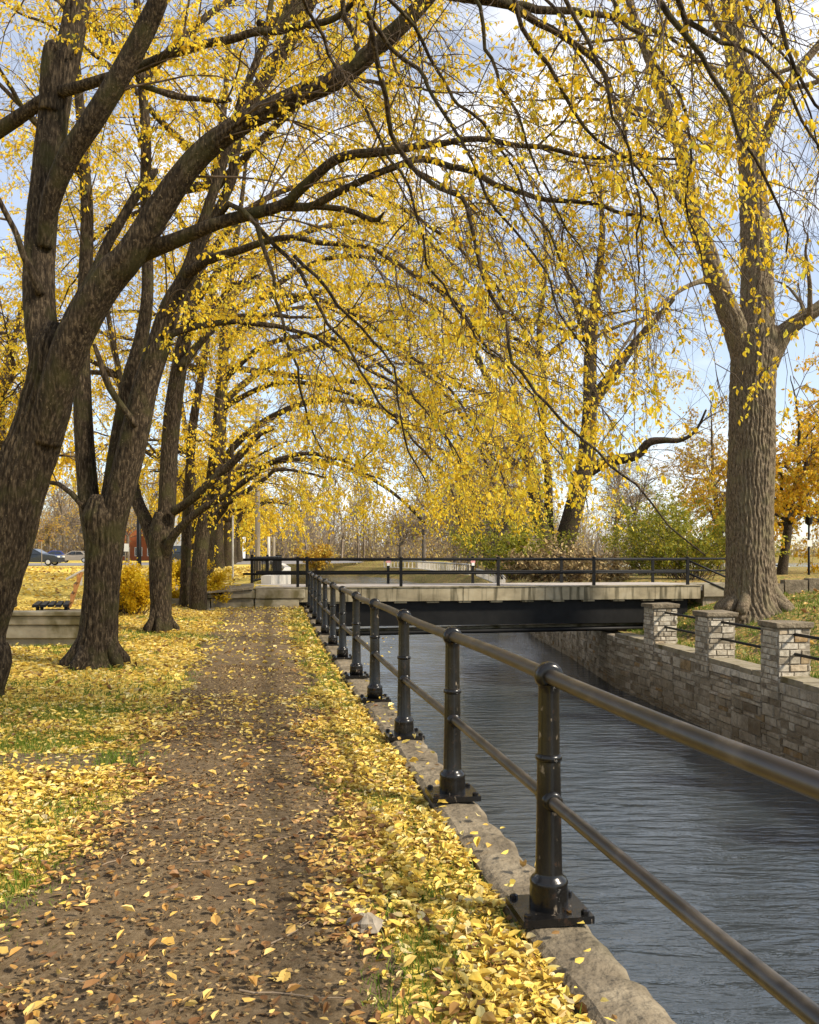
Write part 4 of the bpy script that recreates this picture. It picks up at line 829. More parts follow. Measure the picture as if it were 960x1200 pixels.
t.finish('cottonwood_tree', 'massive pale grey trunk with deeply grooved bark on the right bank', 'tree', None, M['bark_grey'], M['leaf'], M['twig_far'], seg0=320, trunk_ridge=.05, pitch=.125)

# double stemmed tree beyond the bridge
t = Tree(P(652, 668, 46)*[1, 1, 0]+[0, 0, .5], 111); Y = 46; t.slim = 1.05
t.limb([P(644, 676, Y), P(643, 660, Y), P(641, 640, Y), P(630, 600, Y), (P(622, 548, Y)), P(602, 500, Y), P(585, 470, Y), P(565, 430, Y+1), P(540, 370, Y+1)], [.54, .46, .43, .39, .35, .29, .23, .16, .06], .4, 1)
t.limb([P(644, 640, Y+.3), P(643, 600, Y+.3), P(642, 555, Y), P(636, 510, Y), P(638, 450, Y), P(632, 390, Y), P(640, 300, Y), P(630, 220, Y)], [.26, .24, .22, .2, .18, .15, .1, .05], .35, 1)
t.limb([P(655, 676, Y), P(656, 660, Y), P(662, 635, Y), P(677, 580, Y), P(687, 535, Y), P(691, 485, Y), P(692, 415, Y), P(698, 350, Y), P(706, 270, Y), P(700, 190, Y)], [.66, .58, .54, .50, .47, .38, .34, .25, .15, .06], .35, 1)
t.px([(690, 552, 15), (712, 541, 12), (745, 534, 10), (760, 519, 9), (778, 516, 7), (797, 516, 5), (815, 505, 3), (828, 480, 2)], Y, Y-2, .3, 1.6)
t.px([(691, 480, 15), (702, 460, 14), (716, 442, 13), (735, 415, 10), (752, 393, 8), (790, 350, 4)], Y, Y-1, .3, .9)
t.px([(622, 550, 9), (600, 540, 7), (580, 520, 5), (560, 515, 3)], Y, Y+1, .3, .9)
t.auto(4, P(692, 400, Y), .16, 8, (.2, 1.1)); t.auto(4, P(638, 420, Y), .14, 8, (.2, 1.1)); t.auto(2, P(600, 480, Y), .14, 7, (.2, .9), az=(1.8, 4.2))
t.branch(1.3, (1.8, 4.2), 5, (.8, 2.0), 5, (.4, 1.0), .15, 4, .11, 1.8, .5, 1.1, True, .95)
t.finish('double_stemmed_tree', 'dark double stemmed tree behind the footbridge with a crooked limb to the right', 'tree', None, M['bark'], M['leaf'], M['twig'], seg0=30, trunk_ridge=.02)

# orange and tan trees, right
rb_ = dict(n1=1.8, L1=(1.4, 3.2), n2=6, L2=(.8, 1.8), n3=5, L3=(.3, .8), droop=.25, leaves=7, leafL=.20, thin=2.0, leafp=.9, cull=1.15, simple=True, cl=.5)
rowtree((20.5, 47, .50), 120, 12, .26, 'orange yellow maple behind the massive grey trunk by the lake', .9, 'maple_tree', 'leaf_orange', .24, 9, 6.0, (.1, 1.1), dict(rb_, n1=1.6), None, 'bark', lean=(.4, 0))
rowtree((27.5, 54, .50), 123, 13, .26, 'golden maple at the right edge behind the lamp post', .9, 'maple_tree', 'leaf_orange', .2, 8, 6.5, (.0, 1.0), dict(rb_, n1=1.6), None, 'bark', lean=(-.4, 0))
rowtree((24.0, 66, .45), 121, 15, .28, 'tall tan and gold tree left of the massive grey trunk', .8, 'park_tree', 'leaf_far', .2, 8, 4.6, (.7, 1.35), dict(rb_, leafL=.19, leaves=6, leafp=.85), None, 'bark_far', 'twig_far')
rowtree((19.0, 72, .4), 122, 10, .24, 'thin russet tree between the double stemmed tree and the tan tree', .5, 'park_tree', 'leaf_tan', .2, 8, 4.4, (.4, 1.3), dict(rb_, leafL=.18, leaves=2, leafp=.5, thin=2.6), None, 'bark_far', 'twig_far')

# bare and thin-leaved trees of the park across the water and beyond the lawn
fbk = dict(n1=1.3, L1=(1.8, 4.0), n2=5, L2=(1.0, 2.4), n3=4, L3=(.5, 1.2), droop=.1, leaves=2, leafL=.26, thin=5.0, leafp=.35, cull=9, simple=True, cl=.6)
protos = []
def park_tree(x, y, z, label, kind, s=1.0, rz=0.):
    specs = [('leaf_tan', .35, 15, .26, 300), ('leaf_far', .75, 13, .24, 301), ('leaf_tan', .12, 17, .30, 302), ('leaf_far', .95, 11, .2, 303)]
    while len(protos) < 4: protos.append(None)
    if protos[kind] is None:
        lm, lp, H, r, sd = specs[kind]
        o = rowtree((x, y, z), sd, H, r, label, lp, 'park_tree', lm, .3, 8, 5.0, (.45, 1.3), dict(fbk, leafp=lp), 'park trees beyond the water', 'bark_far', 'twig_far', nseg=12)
        protos[kind] = o
    else:
        o = copy_tree(protos[kind]); o.location = (x, y, z); o['label'] = label
    o.scale = (s, s, s); o.rotation_euler = (0, 0, rz)
def at(u, Y, z): return ((u-U0)/F*Y, Y, z)
PT = [(385, 88, 0, 'slim trunk with yellow lower twigs above the post where the fence meets the bridge', 1), (408, 105, 2, 'dark slender bare tree right of the slim yellow tree', 1.05), (442, 110, 2, 'tall grey bare tree over the far bend of the canal', 1),
      (462, 84, 0, 'stout tan trunk left of the pale pair of trunks', 1), (476, 90, 1, 'left one of a pale pair of trunks over the baluster fence', 1.1), (497, 78, 0, 'right one of a pale pair of trunks over the baluster fence', 1.0), (520, 96, 1, 'golden thin tree behind the drooping yellow spray', 1),
      (555, 100, 2, 'bare grey tree left of the green bush', 1.1), (590, 120, 0, 'tan tree far behind the green bush', 1.2), (722, 82, 2, 'bare purple brown tree right of the double stemmed tree', .85), (745, 110, 0, 'hazy tan tree over the strip of lake', .9),
      (345, 120, 1, 'golden crown above the pale canal wall', 1.1), (330, 100, 3, 'low yellow tree just right of the utility pole', .8), (365, 150, 0, 'faint tan tree over the end of the canal', 1.3), (425, 160, 3, 'faint yellow tree at the end of the canal', 1.2),
      (20, 130, 0, 'tan tree behind the parked cars, nearest the left edge', 1.1), (58, 128, 3, 'orange leaved tree directly behind the blue car', .75), (75, 150, 0, 'tan bare tree behind the tan saloon', 1.2), (115, 140, 1, 'golden tree glimpsed behind the second trunk', 1.2), (150, 118, 1, 'golden tree in front of the brick building', .9), (228, 105, 0, 'bare tree in front of the white building', 1.0), (-20, 90, 1, 'golden tree left of the parked cars', 1.1), (180, 150, 2, 'tall bare tree behind the brick building', 1.2), (290, 130, 1, 'golden tree behind the leftmost picket railing', 1.2)]
for k, (u, Y, kd, lab, s) in enumerate(PT):
    x, y, z = at(u, Y, .55); zz = float(HR(x, Y)) if x > XR(Y) else .55
    if x > XR(Y)-1 and x < XR(Y)+1: x = float(XR(Y))+1.5
    elif XL(Y)+0 < x < XR(Y): x = float(XR(Y))+1.5; zz = float(HR(x, Y))
    park_tree(x, y, zz-.05, lab, kd, s, k*1.7)

# far-off woods that read as one mass
g = np.random.default_rng(77); mb = MB(); lf = MB()
def wood_row(n, xr, yr, hr, z):
    for i in range(n):
        x = g.uniform(*xr); y = g.uniform(*yr); H = g.uniform(*hr)
        b = np.array([x, y, z]); k = 3
        trunk = grow(b[None], np.array([[0, 0, 1.0]]), np.array([H]), 6, 0, .05, g); mb.tubes(trunk, [.3], [.04], 4)
        p, d, t = children(np.repeat(trunk, 1, 0), 16, g, .25, .5, 1.0, .25); b1 = grow(p, d, g.uniform(2.5, 5.5, len(p))*(1.15-.6*t), 4, 0, .12, g); mb.tubes(b1, np.full(len(b1), .10), np.full(len(b1), .03), 3)
        p, d, t = children(b1, 6, g, .1, .4, 1.0, .15); b2 = grow(p, d, g.uniform(1, 2.8, len(p)), 2, 0, .12, g); mb.tubes(b2, np.full(len(b2), .045), np.full(len(b2), .015), 3)
        pr = g.choice([.15, .5, 1.0]); kk = g.random(len(b2)) < pr; q = np.repeat(b2[kk][:, 1], 4, 0)
        q = q+g.normal(0, .5, q.shape); lf.leaves(q, g.normal(size=q.shape), g.normal(size=q.shape), g.uniform(.25, .5, len(q)), g.uniform(.2, .35, len(q)), .1, True)
wood_row(70, (-150, -8), (150, 230), (11, 19), .5)
wood_row(26, (-30, 50), (175, 260), (11, 19), .0)
wood_row(60, (20, 330), (462, 520), (10, 20), .0)
def understory(n, xr, yr, H, z, s):
    q = np.c_[g.uniform(*xr, n), g.uniform(*yr, n), np.zeros(n)]; top = H*(.65+.35*vnoise(q[:, 0], q[:, 1], .12)+.2*vnoise(q[:, 0], q[:, 1], .5)); q[:, 2] = z+np.maximum(top, 1)*g.random(n)**1.5
    lf.leaves(q, g.normal(size=q.shape), g.normal(size=q.shape), s*g.uniform(.6, 1.4, n), s*.6*g.uniform(.6, 1.4, n), .1, True)
    k = g.integers(0, n, n//5); b = q[k]; b[:, 2] = z; tw_ = grow(b, g.normal(0, .25, b.shape)+[0, 0, 1], g.uniform(.5, 1.4, len(b))*H*.8, 3, 0, .12, g); mb.tubes(tw_, np.full(len(b), .06), np.full(len(b), .02), 3)
understory(26000, (-140, -16), (150, 185), 11, .4, .55)
understory(12000, (-30, 45), (185, 230), 13, -.2, .7)
understory(16000, (10, 330), (465, 500), 13, 0, 1.5)
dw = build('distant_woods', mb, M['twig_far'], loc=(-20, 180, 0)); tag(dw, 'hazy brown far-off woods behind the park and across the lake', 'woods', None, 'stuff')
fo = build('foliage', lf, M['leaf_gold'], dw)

# ------------------------------------------------------------------ shrubs
def shrub(name, c, size, n, leafm, label, seed, L=.07, stems=26, group=None, twig='twig', droop=.1, simple=True):
    g = np.random.default_rng(seed); c = np.asarray(c, float); t = thing(name, c, label, 'shrub', group)
    a = g.random(stems)*6.28; o = c+np.c_[np.cos(a)*size[0]*.25*g.random(stems), np.sin(a)*size[1]*.25*g.random(stems), np.zeros(stems)]
    d = np.c_[np.cos(a)*g.uniform(.1, .9, stems)*size[0]/size[2], np.sin(a)*g.uniform(.1, .9, stems)*size[1]/size[2], np.ones(stems)]; d /= np.linalg.norm(d, axis=1)[:, None]
    s = MB(); b1 = grow(o, d, size[2]*g.uniform(.7, 1.15, stems)*1.05, 6, droop, .12, g); s.tubes(b1, np.full(stems, .018), np.full(stems, .004), 4)
    p, d, tt = children(b1, 9, g, .1, .4, 1.0, .15); b2 = grow(p, d, g.uniform(.25, .6, len(p))*size[2]*.55, 4, droop, .15, g); s.tubes(b2, np.full(len(b2), .007), np.full(len(b2), .002), 3)
    build('stems', s, M[twig], t)
    m = len(b2); k = max(1, n//m); q = b2[:, 1:].reshape(-1, 3); q = q[g.integers(0, len(q), n)]+g.normal(0, .05*size[2]**.5, (n, 3))
    q[:, 2] = np.maximum(q[:, 2], c[2]+.03)
    lf = MB().leaves(q, g.normal(size=q.shape)+[0, 0, -.2], g.normal(size=q.shape)+[0, 0, .6], L*g.uniform(.6, 1.3, n), L*.55*g.uniform(.7, 1.2, n), .1, simple)
    build('foliage', lf, M[leafm], t); return t
shrub('yellow_shrub', (-7.4, 22.6, .02), (1.5, 1.2, 1.22), 17000, 'leaf_shrub', 'dense yellow shrub between the second and third trees', 401, .075)
shrub('yellow_shrub', (-6.75, 26.2, .12), (1.9, 1.3, 1.10), 17000, 'leaf_shrub', 'dense yellow shrub around the foot of the twin trunked tree', 402, .075)
shrub('green_bush', P(602, 668, 40)*[1, 1, 0]+[0, 0, .45], (3.4, 3, 2.6), 8000, 'leaf_green', 'rounded green bush behind the middle of the bridge rails', 403, .15, 40)
shrub('green_bush', P(808, 668, 38)*[1, 1, 0]+[0, 0, .45], (4.4, 3.4, 3.4), 11000, 'leaf_green', 'large yellow green bush left of the massive grey trunk', 404, .15, 50)
shrub('green_bush', P(760, 668, 46)*[1, 1, 0]+[0, 0, .45], (3.0, 3, 2.6), 5000, 'leaf_green', 'smaller dull green bush between dry bush and large bush', 405, .15, 36)
shrub('dry_bush', P(650, 670, 37)*[1, 1, 0]+[0, 0, .45], (3.6, 2.2, 1.5), 2600, 'straw', 'dry straw coloured bush below the double stemmed tree', 406, .22, 90, None, 'twig_far')
shrub('dry_bush', P(700, 672, 39)*[1, 1, 0]+[0, 0, .45], (2.6, 2.0, 1.1), 1800, 'straw', 'low dry straw clump right of the larger dry bush', 407, .22, 70, None, 'twig_far')
shrub('green_bush', P(372, 672, 60)*[1, 1, 0]+[-.0, 0, .4], (1.6, 1.4, 1.7), 2200, 'leaf_far', 'small yellow bush by the pale wall end behind the left bridge rail', 408, .2, 30)
shrub('green_bush', (float(XR(72))+2, 72, -.5), (3, 2.4, 2.2), 3000, 'leaf_green', 'low yellow green bush beside the baluster fence', 409, .2, 30)
# ------------------------------------------------------------------ fallen leaves and grass
g = np.random.default_rng(9)
def gz(X, Y, lf=True):
    z = np.where(X < XL(Y), HL(X, Y)+.018*vnoise(X, Y, 1.3), HR(X, Y)+.03*vnoise(X, Y, 1.3)); return z
def scatter(n, x0, x1, y0, y1, dens, m=1.12):
    Y = g.uniform(y0, y1, n); X = g.uniform(x0, x1, n); k = (np.abs(X) < .48*m*Y+.25) & (g.random(n) < dens(X, Y)); return X[k], Y[k]
def onpath(X, Y): return sstep(-.25, .45, X-PXL(Y)-.20*vnoise(X*.5, Y, 2.2))*sstep(-.12, .30, PXR(Y)-X+.16*vnoise(X+9, Y, 2.2))
def mud(X, Y): return np.exp(-((Y-6.65-.1*vnoise(X, X*0, 2))/.48)**4)*sstep(-.3, -1.2, X+1.2)*sstep(-6.5, -4.6, X)
GP = [((u-480)*1.6/(v-650), 1600/(v-650), r_) for u, v, r_ in ((490, 1112, .17), (455, 1150, .2), (440, 1195, .18), (380, 925, .25), (395, 868, .3), (445, 940, .12), (40, 1030, .3), (60, 960, .3), (505, 1045, .1), (420, 1010, .12), (372, 800, .3), (388, 770, .4), (385, 745, .5), (130, 815, .9), (60, 850, .7))]
def green(X, Y): return np.maximum(sum(np.exp(-(((X-a)/r_)**2+((Y-b)/(r_*1.5))**2)) for a, b, r_ in GP)*.95*np.clip(.8+.5*vnoise(X, Y, 5), 0, 1.1), green0(X, Y)).clip(0, 1)
def green0(X, Y): return sstep(.10, .7, vnoise(X, Y, 1.5)+.5*vnoise(X, Y, 4))
def dleft(X, Y):
    p = onpath(X, Y)*sstep(30, 22, Y); far = sstep(7.5, 17, Y)
    d = (1-p)*(1-.94*mud(X, Y))*(1-.86*green(X, Y))+p*(.026+.27*far+.045*np.clip(vnoise(X, Y, 1.8), 0, 2))
    return np.where(X < XL(Y)-.30, d, .012)
def leaf_layer(X, Y, L, mat, name, label, lift=.012, z=None, tilt=.33):
    n = len(X); zz = gz(X, Y) if z is None else z
    a = g.random(n)*6.283; p = np.c_[X, Y, zz+lift+np.abs(g.normal(0, .012, n))]
    d = np.c_[np.cos(a), np.sin(a), g.normal(.05, tilt*.55, n)]; nr = np.c_[g.normal(0, tilt, n), g.normal(0, tilt, n), np.ones(n)]
    s = L*np.clip(g.lognormal(0, .30, n), .4, 1.6); mb = MB().leaves(p, d, nr, s, s*g.uniform(.36, .74, n), g.normal(.06, .20, n), False)
    return tag(build(name, mb, mat), label, 'leaves', None, 'stuff')
X1, Y1 = scatter(190000, -5.5, .7, 2.4, 9.5, dleft); X2, Y2 = scatter(120000, -13, -.4, 9.5, 26, lambda x, y: dleft(x, y)*.62); X3, Y3 = scatter(40000, -34, -4, 26, 66, lambda x, y: np.where(x < XL(y)-1.6, .34, 0))
pa_ = onpath(X1, Y1) > g.random(len(X1))
far_ = Y1+g.normal(0, 1.2, len(Y1)) > 8.0
leaf_layer(X1[pa_ & far_], Y1[pa_ & far_], .048, M['litter'], 'path_leaves', 'yellow leaves on the middle stretch of the footpath', .036, tilt=.2)
pn_ = pa_ & ~far_
leaf_layer(X1[pn_], Y1[pn_], .043, M['litter_brown'], 'path_leaves', 'scattered brown and yellow leaves on the dirt footpath', .036, tilt=.2)
Xc, Yc = scatter(90000, -3.4, .4, 2.4, 12, lambda x, y: onpath(x, y)*(.25+.25*np.clip(vnoise(x, y, 1.1)+.4, 0, 1)))
leaf_layer(Xc, Yc, .022, M['crumb'], 'leaf_crumbs', 'tiny brown leaf scraps trodden into the dirt footpath', .034)
on_cop = X1 >= XL(Y1)-.30
keep = ~pa_ & ~on_cop
leaf_layer(np.r_[X1[keep]], np.r_[Y1[keep]], .041, M['litter'], 'fallen_leaves', 'dense carpet of fallen yellow leaves beside the path')
leaf_layer(X2, Y2, .062, M['litter'], 'fallen_leaves', 'yellow fallen leaves under the row of trees', .014)
leaf_layer(X3, Y3, .17, M['litter'], 'fallen_leaves', 'yellow fallen leaves on the lawn toward the street', .02)
k = on_cop & (X1 < XL(Y1)-.04)
leaf_layer(X1[k], Y1[k], .05, M['litter'], 'stray_leaves', 'stray leaves lying on the concrete coping', .01, z=np.full(k.sum(), .055))
Xr, Yr = scatter(26000, 6.5, 22, 9, 34, lambda x, y: np.where((x > XR(y)+.62), .05+.25*np.clip(vnoise(x, y, .7), 0, 1)+.35*sstep(12, 15, x), 0))
leaf_layer(Xr, Yr, .12, M['litter_brown'], 'fallen_leaves', 'brown and yellow leaves on the right bank', .015)
def blades(X, Y, h, name, label, w=.006):
    n = len(X); a = g.random(n)*6.283; b = np.c_[X, Y, gz(X, Y)-.005]; H = h*g.uniform(.5, 1.3, n)
    lean = g.normal(0, .45, (n, 2)); s = np.c_[np.cos(a), np.sin(a), np.zeros(n)]*w
    m_ = b+np.c_[lean*H[:, None]*.35, H*.6]; tp = b+np.c_[lean*H[:, None], H]
    V = np.stack([b-s, b+s, m_+s*.7, m_-s*.7, tp], 1); o = np.arange(n)[:, None]*5
    return tag(build(name, MB().add(V.reshape(-1, 3), o+[[0, 1, 2, 3]], o+[[3, 2, 4]]), M['grass']), label, 'grass', None, 'stuff')
gd = lambda X, Y: np.where(X < XL(Y)-.31, (1-onpath(X, Y))*(.05+.95*green(X, Y)), 0)
Xg, Yg = scatter(120000, -5, .6, 2.4, 9, gd); Xh, Yh = scatter(60000, -9, -.3, 9, 22, gd)
xe = g.uniform(4, 25, 9000); 
blades(np.r_[Xg, XL(xe)-.36-np.abs(g.normal(0, .13, 9000))], np.r_[Yg, xe], .055, 'grass', 'short green grass showing between fallen leaves', .0032)
blades(Xh, Yh, .06, 'grass', 'green grass under the leaves along the tree row', .006)
Xk, Yk = scatter(60000, 6.8, 20, 12, 30, lambda x, y: np.where(x > XR(y)+.6, .25+.6*green(x+3, y), 0))
blades(Xk, Yk, .11, 'grass', 'green grass on the right bank behind the stone pillars', .012)

# sticks and a stone lying on the path
def stick(u, v, L, ang, label, r=.004):
    Y = EYE*1000/(v-V0); c = np.array([(u-U0)/1000*Y, Y, 0]); n = 7; s = np.linspace(-.5, .5, n)*L
    p = np.c_[c[0]+s*math.cos(ang), c[1]+s*math.sin(ang), np.zeros(n)]; p[:, :2] += np.random.default_rng(int(u*7+v)).normal(0, .012*L**.5, (n, 2)); p[:, 2] = gz(p[:, 0], p[:, 1])+.036+r
    mb = MB().tube(p, np.linspace(r, r*.4, n), 6); q = p[3]; mb.tube(np.array([q, q+[.05*L, .10*L, .012], q+[.08*L, .2*L, .008]]), np.array([r*.6, r*.4, r*.2]), 5)
    tag(build('stick', mb, M['twig_stick'], loc=p[3]), label, 'stick', 'fallen sticks on the footpath')
M['twig_stick'] = surf('dry_stick', [(.3, (.16, .11, .07)), (.7, (.34, .26, .17))], (9, 9, 9), bump=.2)
for a in ((255, 968, .95, .12, 'longest pale stick lying across the middle of the footpath'), (345, 985, .42, .5, 'short stick near the right edge of the dirt footpath'), (147, 1012, .36, 1.2, 'pale crooked stick on the left half of the footpath'), (352, 890, .5, .2, 'thin stick beside the grass where the footpath narrows'),
          (250, 1018, .22, .3, 'tiny stick at the middle of the path below the longest stick'), (110, 1160, .3, -.3, 'curved stick at the bottom left of the footpath'), (345, 1100, .28, 1.0, 'forked twig left of the pale stone'), (340, 1180, .4, -.2, 'dark stick at the bottom of the footpath')):
    stick(*a)
def rock(c, s, label):
    g = np.random.default_rng(3); th = np.linspace(0, 6.283, 14, endpoint=False); prof = [(.55, -.3), (.95, -.05), (1.0, .2), (.85, .5), (.5, .72), (.15, .78)]
    mb = MB().lathe((0, 0, 0), prof, 14); mb.v[0] = mb.v[0]*np.array(s)*(1+.14*g.normal(size=(len(mb.v[0]), 1))); mb.v = [v*np.array(s) if len(v) < 14 else v for v in mb.v]; mb.v = [v+np.array(c) for v in mb.v]
    tag(build('stone', mb, M['rock'], loc=c), label, 'stone')
Yr_ = 1600/(1094-650); rock(((428-480)/1000*Yr_, Yr_, .03), (.075, .06, .06), 'pale lumpy stone at the right edge of the dirt footpath')

# ------------------------------------------------------------------ planter, bench, hand rail (left)
pl = thing('stone_planter', (-6.4, 15.6, 0), 'low weathered concrete planter wall left of the second tree', 'planter')
for z0, z1, x0, x1, y0 in ((-.05, .12, -7.3, -5.72, 15.06), (.125, .36, -7.35, -5.66, 15.0), (.365, .52, -7.35, -5.64, 14.97), (.525, .60, -7.38, -5.60, 14.93)):
    b_ = build('wall_course', MB().box(((x0+x1)/2, y0+.2, (z0+z1)/2), (x1-x0, .40, z1-z0)), M['slab'], pl); bv = b_.modifiers.new('edge', 'BEVEL'); bv.width = .012
for z0, z1 in ((-.05, .36), (.365, .60)):
    b_ = build('wall_course', MB().box((-5.86, 15.62, (z0+z1)/2), (.38, .42, z1-z0)), M['slab'], pl)
build('soil_fill', MB().box((-6.72, 16.3, .26), (1.2, 1.7, .5)), M['dirt'], pl)
bn = thing('park_bench', (-6.6, 16.3, .6), 'park bench with dark slat seat and orange wooden back on the planter', 'bench')
BR = rotz(rad(20)); bp_ = lambda x, y, z: np.array([-6.80, 16.3, 0])+BR @ np.array([x, y, 0])+[0, 0, z]
for k in range(5): build('seat_slat', MB().box(bp_(-.28+.13*k, 0, .66), (.10, 1.4, .045), rz=rad(20)), M['black_steel'], bn)
for k in range(3): build('back_slat', MB().box(bp_(.34+.055*k, 0, .80+.18*k), (.045, 1.4, .15), rz=rad(20)), M['wood_orange'], bn)
for y in (-.6, .6):
    for x in (-.24, .24): build('leg', MB().box(bp_(x, y, .58), (.06, .06, .14), rz=rad(20)), M['black_steel'], bn)
    build('back_support', MB().tube(np.array([bp_(.30, y, .62), bp_(.40, y, .95), bp_(.50, y, 1.25)]), .03, 6), M['wood_orange'], bn)
hr = thing('hand_rail', at(88, 30, .6), 'pale green sloping hand rail behind the bench', 'hand rail')
p0, p1, p2 = P(78, 679, 30), P(95, 670, 30), P(110, 664, 30)
build('rail', MB().tube(np.array([p0, p1, p2]), .05, 8), M['white_conc'], hr)
for p in (p1, p2): build('post', MB().box((p[0], p[1], (p[2]+.55)/2), (.07, .07, p[2]-.5)), M['white_conc'], hr)

# ------------------------------------------------------------------ cars
def car(name, label, c, rz, paint_, L, H, suv=False, W=1.75):
    t = thing(name, c, label, 'car', 'cars parked along the street'); R = rotz(rz)
    if suv: side = [(-.5, .32), (-.5, .58), (-.485, .62), (-.46, .98), (.10, 1.0), (.20, .66), (.47, .60), (.5, .5), (.5, .22), (.3, .20), (-.3, .20)]
    else: side = [(-.5, .30), (-.5, .58), (-.36, .66), (-.24, .97), (.02, 1.0), (.20, .68), (.42, .60), (.5, .48), (.5, .22), (.3, .20), (-.3, .20)]
    def place(v): return (R @ np.asarray(v, float).T).T+np.asarray(c, float)
    n = len(side); V = []
    for yy, ins in ((-W/2, 0), (W/2, 0)):
        for x, z in side: tum = max(0, z-.66)*.45; V.append((x*L, yy*(1-tum), z*H))
    q = [[i, (i+1) % n, n+(i+1) % n, n+i] for i in range(n)]
    mb = MB().add(place(V), q)
    for s, off in ((0, 0), (1, n)):
        m_ = mb.n; mb.add(place([(0, (-W/2 if s == 0 else W/2), .45*H)])); T = [[m_, off+(i+1) % n, off+i] if s == 0 else [m_, off+i, off+(i+1) % n] for i in range(n)]; mb.t.append(np.array(T))
    o = build('body', mb, M[paint_], t); bv = o.modifiers.new('edge', 'BEVEL'); bv.width = .04; bv.segments = 2
    roof = [(x, z) for x, z in side if z > .6]
    if suv: wins = [[(-.45, .66), (-.44, .92), (-.22, .93), (-.22, .66)], [(-.20, .66), (-.20, .93), (.07, .93), (.16, .66)]]
    else: wins = [[(-.30, .69), (-.215, .93), (-.10, .94), (-.10, .69)], [(-.085, .69), (-.085, .94), (.01, .94), (.14, .69)]]
    for s in (-1, 1):
        for w in wins:
            v = [(x*L, s*(W/2*(1-max(0, z-.66)*.45)+.012), z*H) for x, z in w]; v += [(x, y-s*.02, z) for x, y, z in v]
            mb = MB().add(place(v), [[0, 1, 2, 3], [4, 7, 6, 5], [0, 4, 5, 1], [1, 5, 6, 2], [2, 6, 7, 3], [3, 7, 4, 0]]); build('window', mb, M['glass'], t)
    for (xa, za), (xb, zb) in (((.03, .97), (.185, .71)), ((-.25, .94) if not suv else (-.464, .94), (-.345, .69) if not suv else (-.482, .66))):
        sg = 1 if xa > 0 else -1
        v = [(x*L+sg*.015, s*W/2*.82, z*H+.012) for x, z in ((xa, za), (xb, zb)) for s in (-1, 1)]; v += [(x-sg*.02, y, z-.02) for x, y, z in v]
        build('windscreen', MB().add(place(v), [[0, 1, 3, 2], [4, 6, 7, 5], [0, 4, 5, 1], [1, 5, 7, 3], [3, 7, 6, 2], [2, 6, 4, 0]]), M['glass'], t)
    rw_ = .36 if suv else .31
    for x in (-.31, .31):
        for s in (-1, 1):
            w = build('wheel', MB().lathe(place([(x*L, s*(W/2-.08), rw_)])[0], [(rw_*.55, -.11), (rw_*.95, -.11), (rw_, -.07), (rw_, .07), (rw_*.95, .11), (rw_*.55, .11)], 20, axis=R @ np.array([0, 1, 0])), M['tyre'], t)
            build('rim', MB().lathe(place([(x*L, s*(W/2-.08), rw_)])[0], [(.02, -.125), (rw_*.6, -.12), (rw_*.62, -.1), (rw_*.62, .1), (rw_*.6, .12), (.02, .125)], 12, axis=R @ np.array([0, 1, 0])), M['rim'], w)
    for s in (-1, 1):
        build('headlight', MB().box(place([(.492*L, s*W*.36, .53*H)])[0], (.10, .34, .13), rz=rz), M['lamp_clear'], t); build('tail_light', MB().box(place([(-.496*L, s*W*.38, .52*H)])[0], (.06, .26, .14), rz=rz), M['lamp_red'], t)
    return t
car('parked_car', 'black saloon car parked nearest the lawn with its pale headlight to the right', at(42, 76, .64), 0.05, 'car_black', 4.5, 1.48)
car('parked_car', 'dark blue car parked behind the black saloon', at(63, 112, .64), math.pi+.15, 'car_blue', 4.3, 1.5)
car('parked_car', 'tan saloon car partly hidden by the second trunk', at(88, 102, .64), math.pi-.04, 'car_tan', 4.7, 1.42)
car('parked_car', 'black off road car partly hidden by the third and fourth trees', at(226, 82, .62), .12, 'car_black', 4.7, 1.85, True, 1.9)

# ------------------------------------------------------------------ buildings far left
def house(name, c, size, wall, roofz, label, nwin, floors, rz=0.):
    t = thing(name, c, label, 'building'); c = np.asarray(c, float); R = rotz(rz); w, d, h = size
    build('wall', MB().box(c+[0, 0, h/2], size, rz=rz), M[wall], t)
    if roofz: 
        V = [(-w/2-.3, -d/2-.3, h), (w/2+.3, -d/2-.3, h), (w/2+.3, d/2+.3, h), (-w/2-.3, d/2+.3, h), (-w/2-.3, 0, h+roofz), (w/2+.3, 0, h+roofz)]
        V = (R @ np.array(V).T).T+c; build('roof', MB().add(V, [[0, 1, 5, 4], [2, 3, 4, 5], [3, 2, 1, 0]], [[1, 2, 5], [3, 0, 4]]), M['roof'], t)
    else: build('roof', MB().box(c+[0, 0, h+.15], (w+.3, d+.3, .3), rz=rz), M['roof'], t)
    for f in range(floors):
        for i in range(nwin):
            x = (i+.5)/nwin*w-w/2; z = 1.5+f*3.0; p = c+R @ np.array([x, -d/2-.02, 0])+[0, 0, z]
            fr_ = build('window', MB().box(p, (1.3, .1, 1.5), rz=rz), M['white'], t); build('pane', MB().box(p+R @ np.array([0, -.05, 0]), (1.1, .04, 1.3), rz=rz), M['glass'], fr_)
house('brick_building', at(166, 150, .6), (8.5, 10, 5.4), 'brick', 0, 'low red brick building glimpsed between the second and third trunks', 4, 1)
house('white_building', at(242, 140, .6), (12, 10, 9.5), 'siding', 0, 'white building glimpsed between the row trunks', 3, 2)
house('grey_house', at(88, 165, .6), (9, 8, 5.5), 'siding', 2.4, 'pale grey house behind the tan saloon', 3, 2)
house('far_house', at(480, 290, .6), (16, 9, 4.0), 'siding', 2.2, 'small pale house far off at the end of the canal', 4, 1)

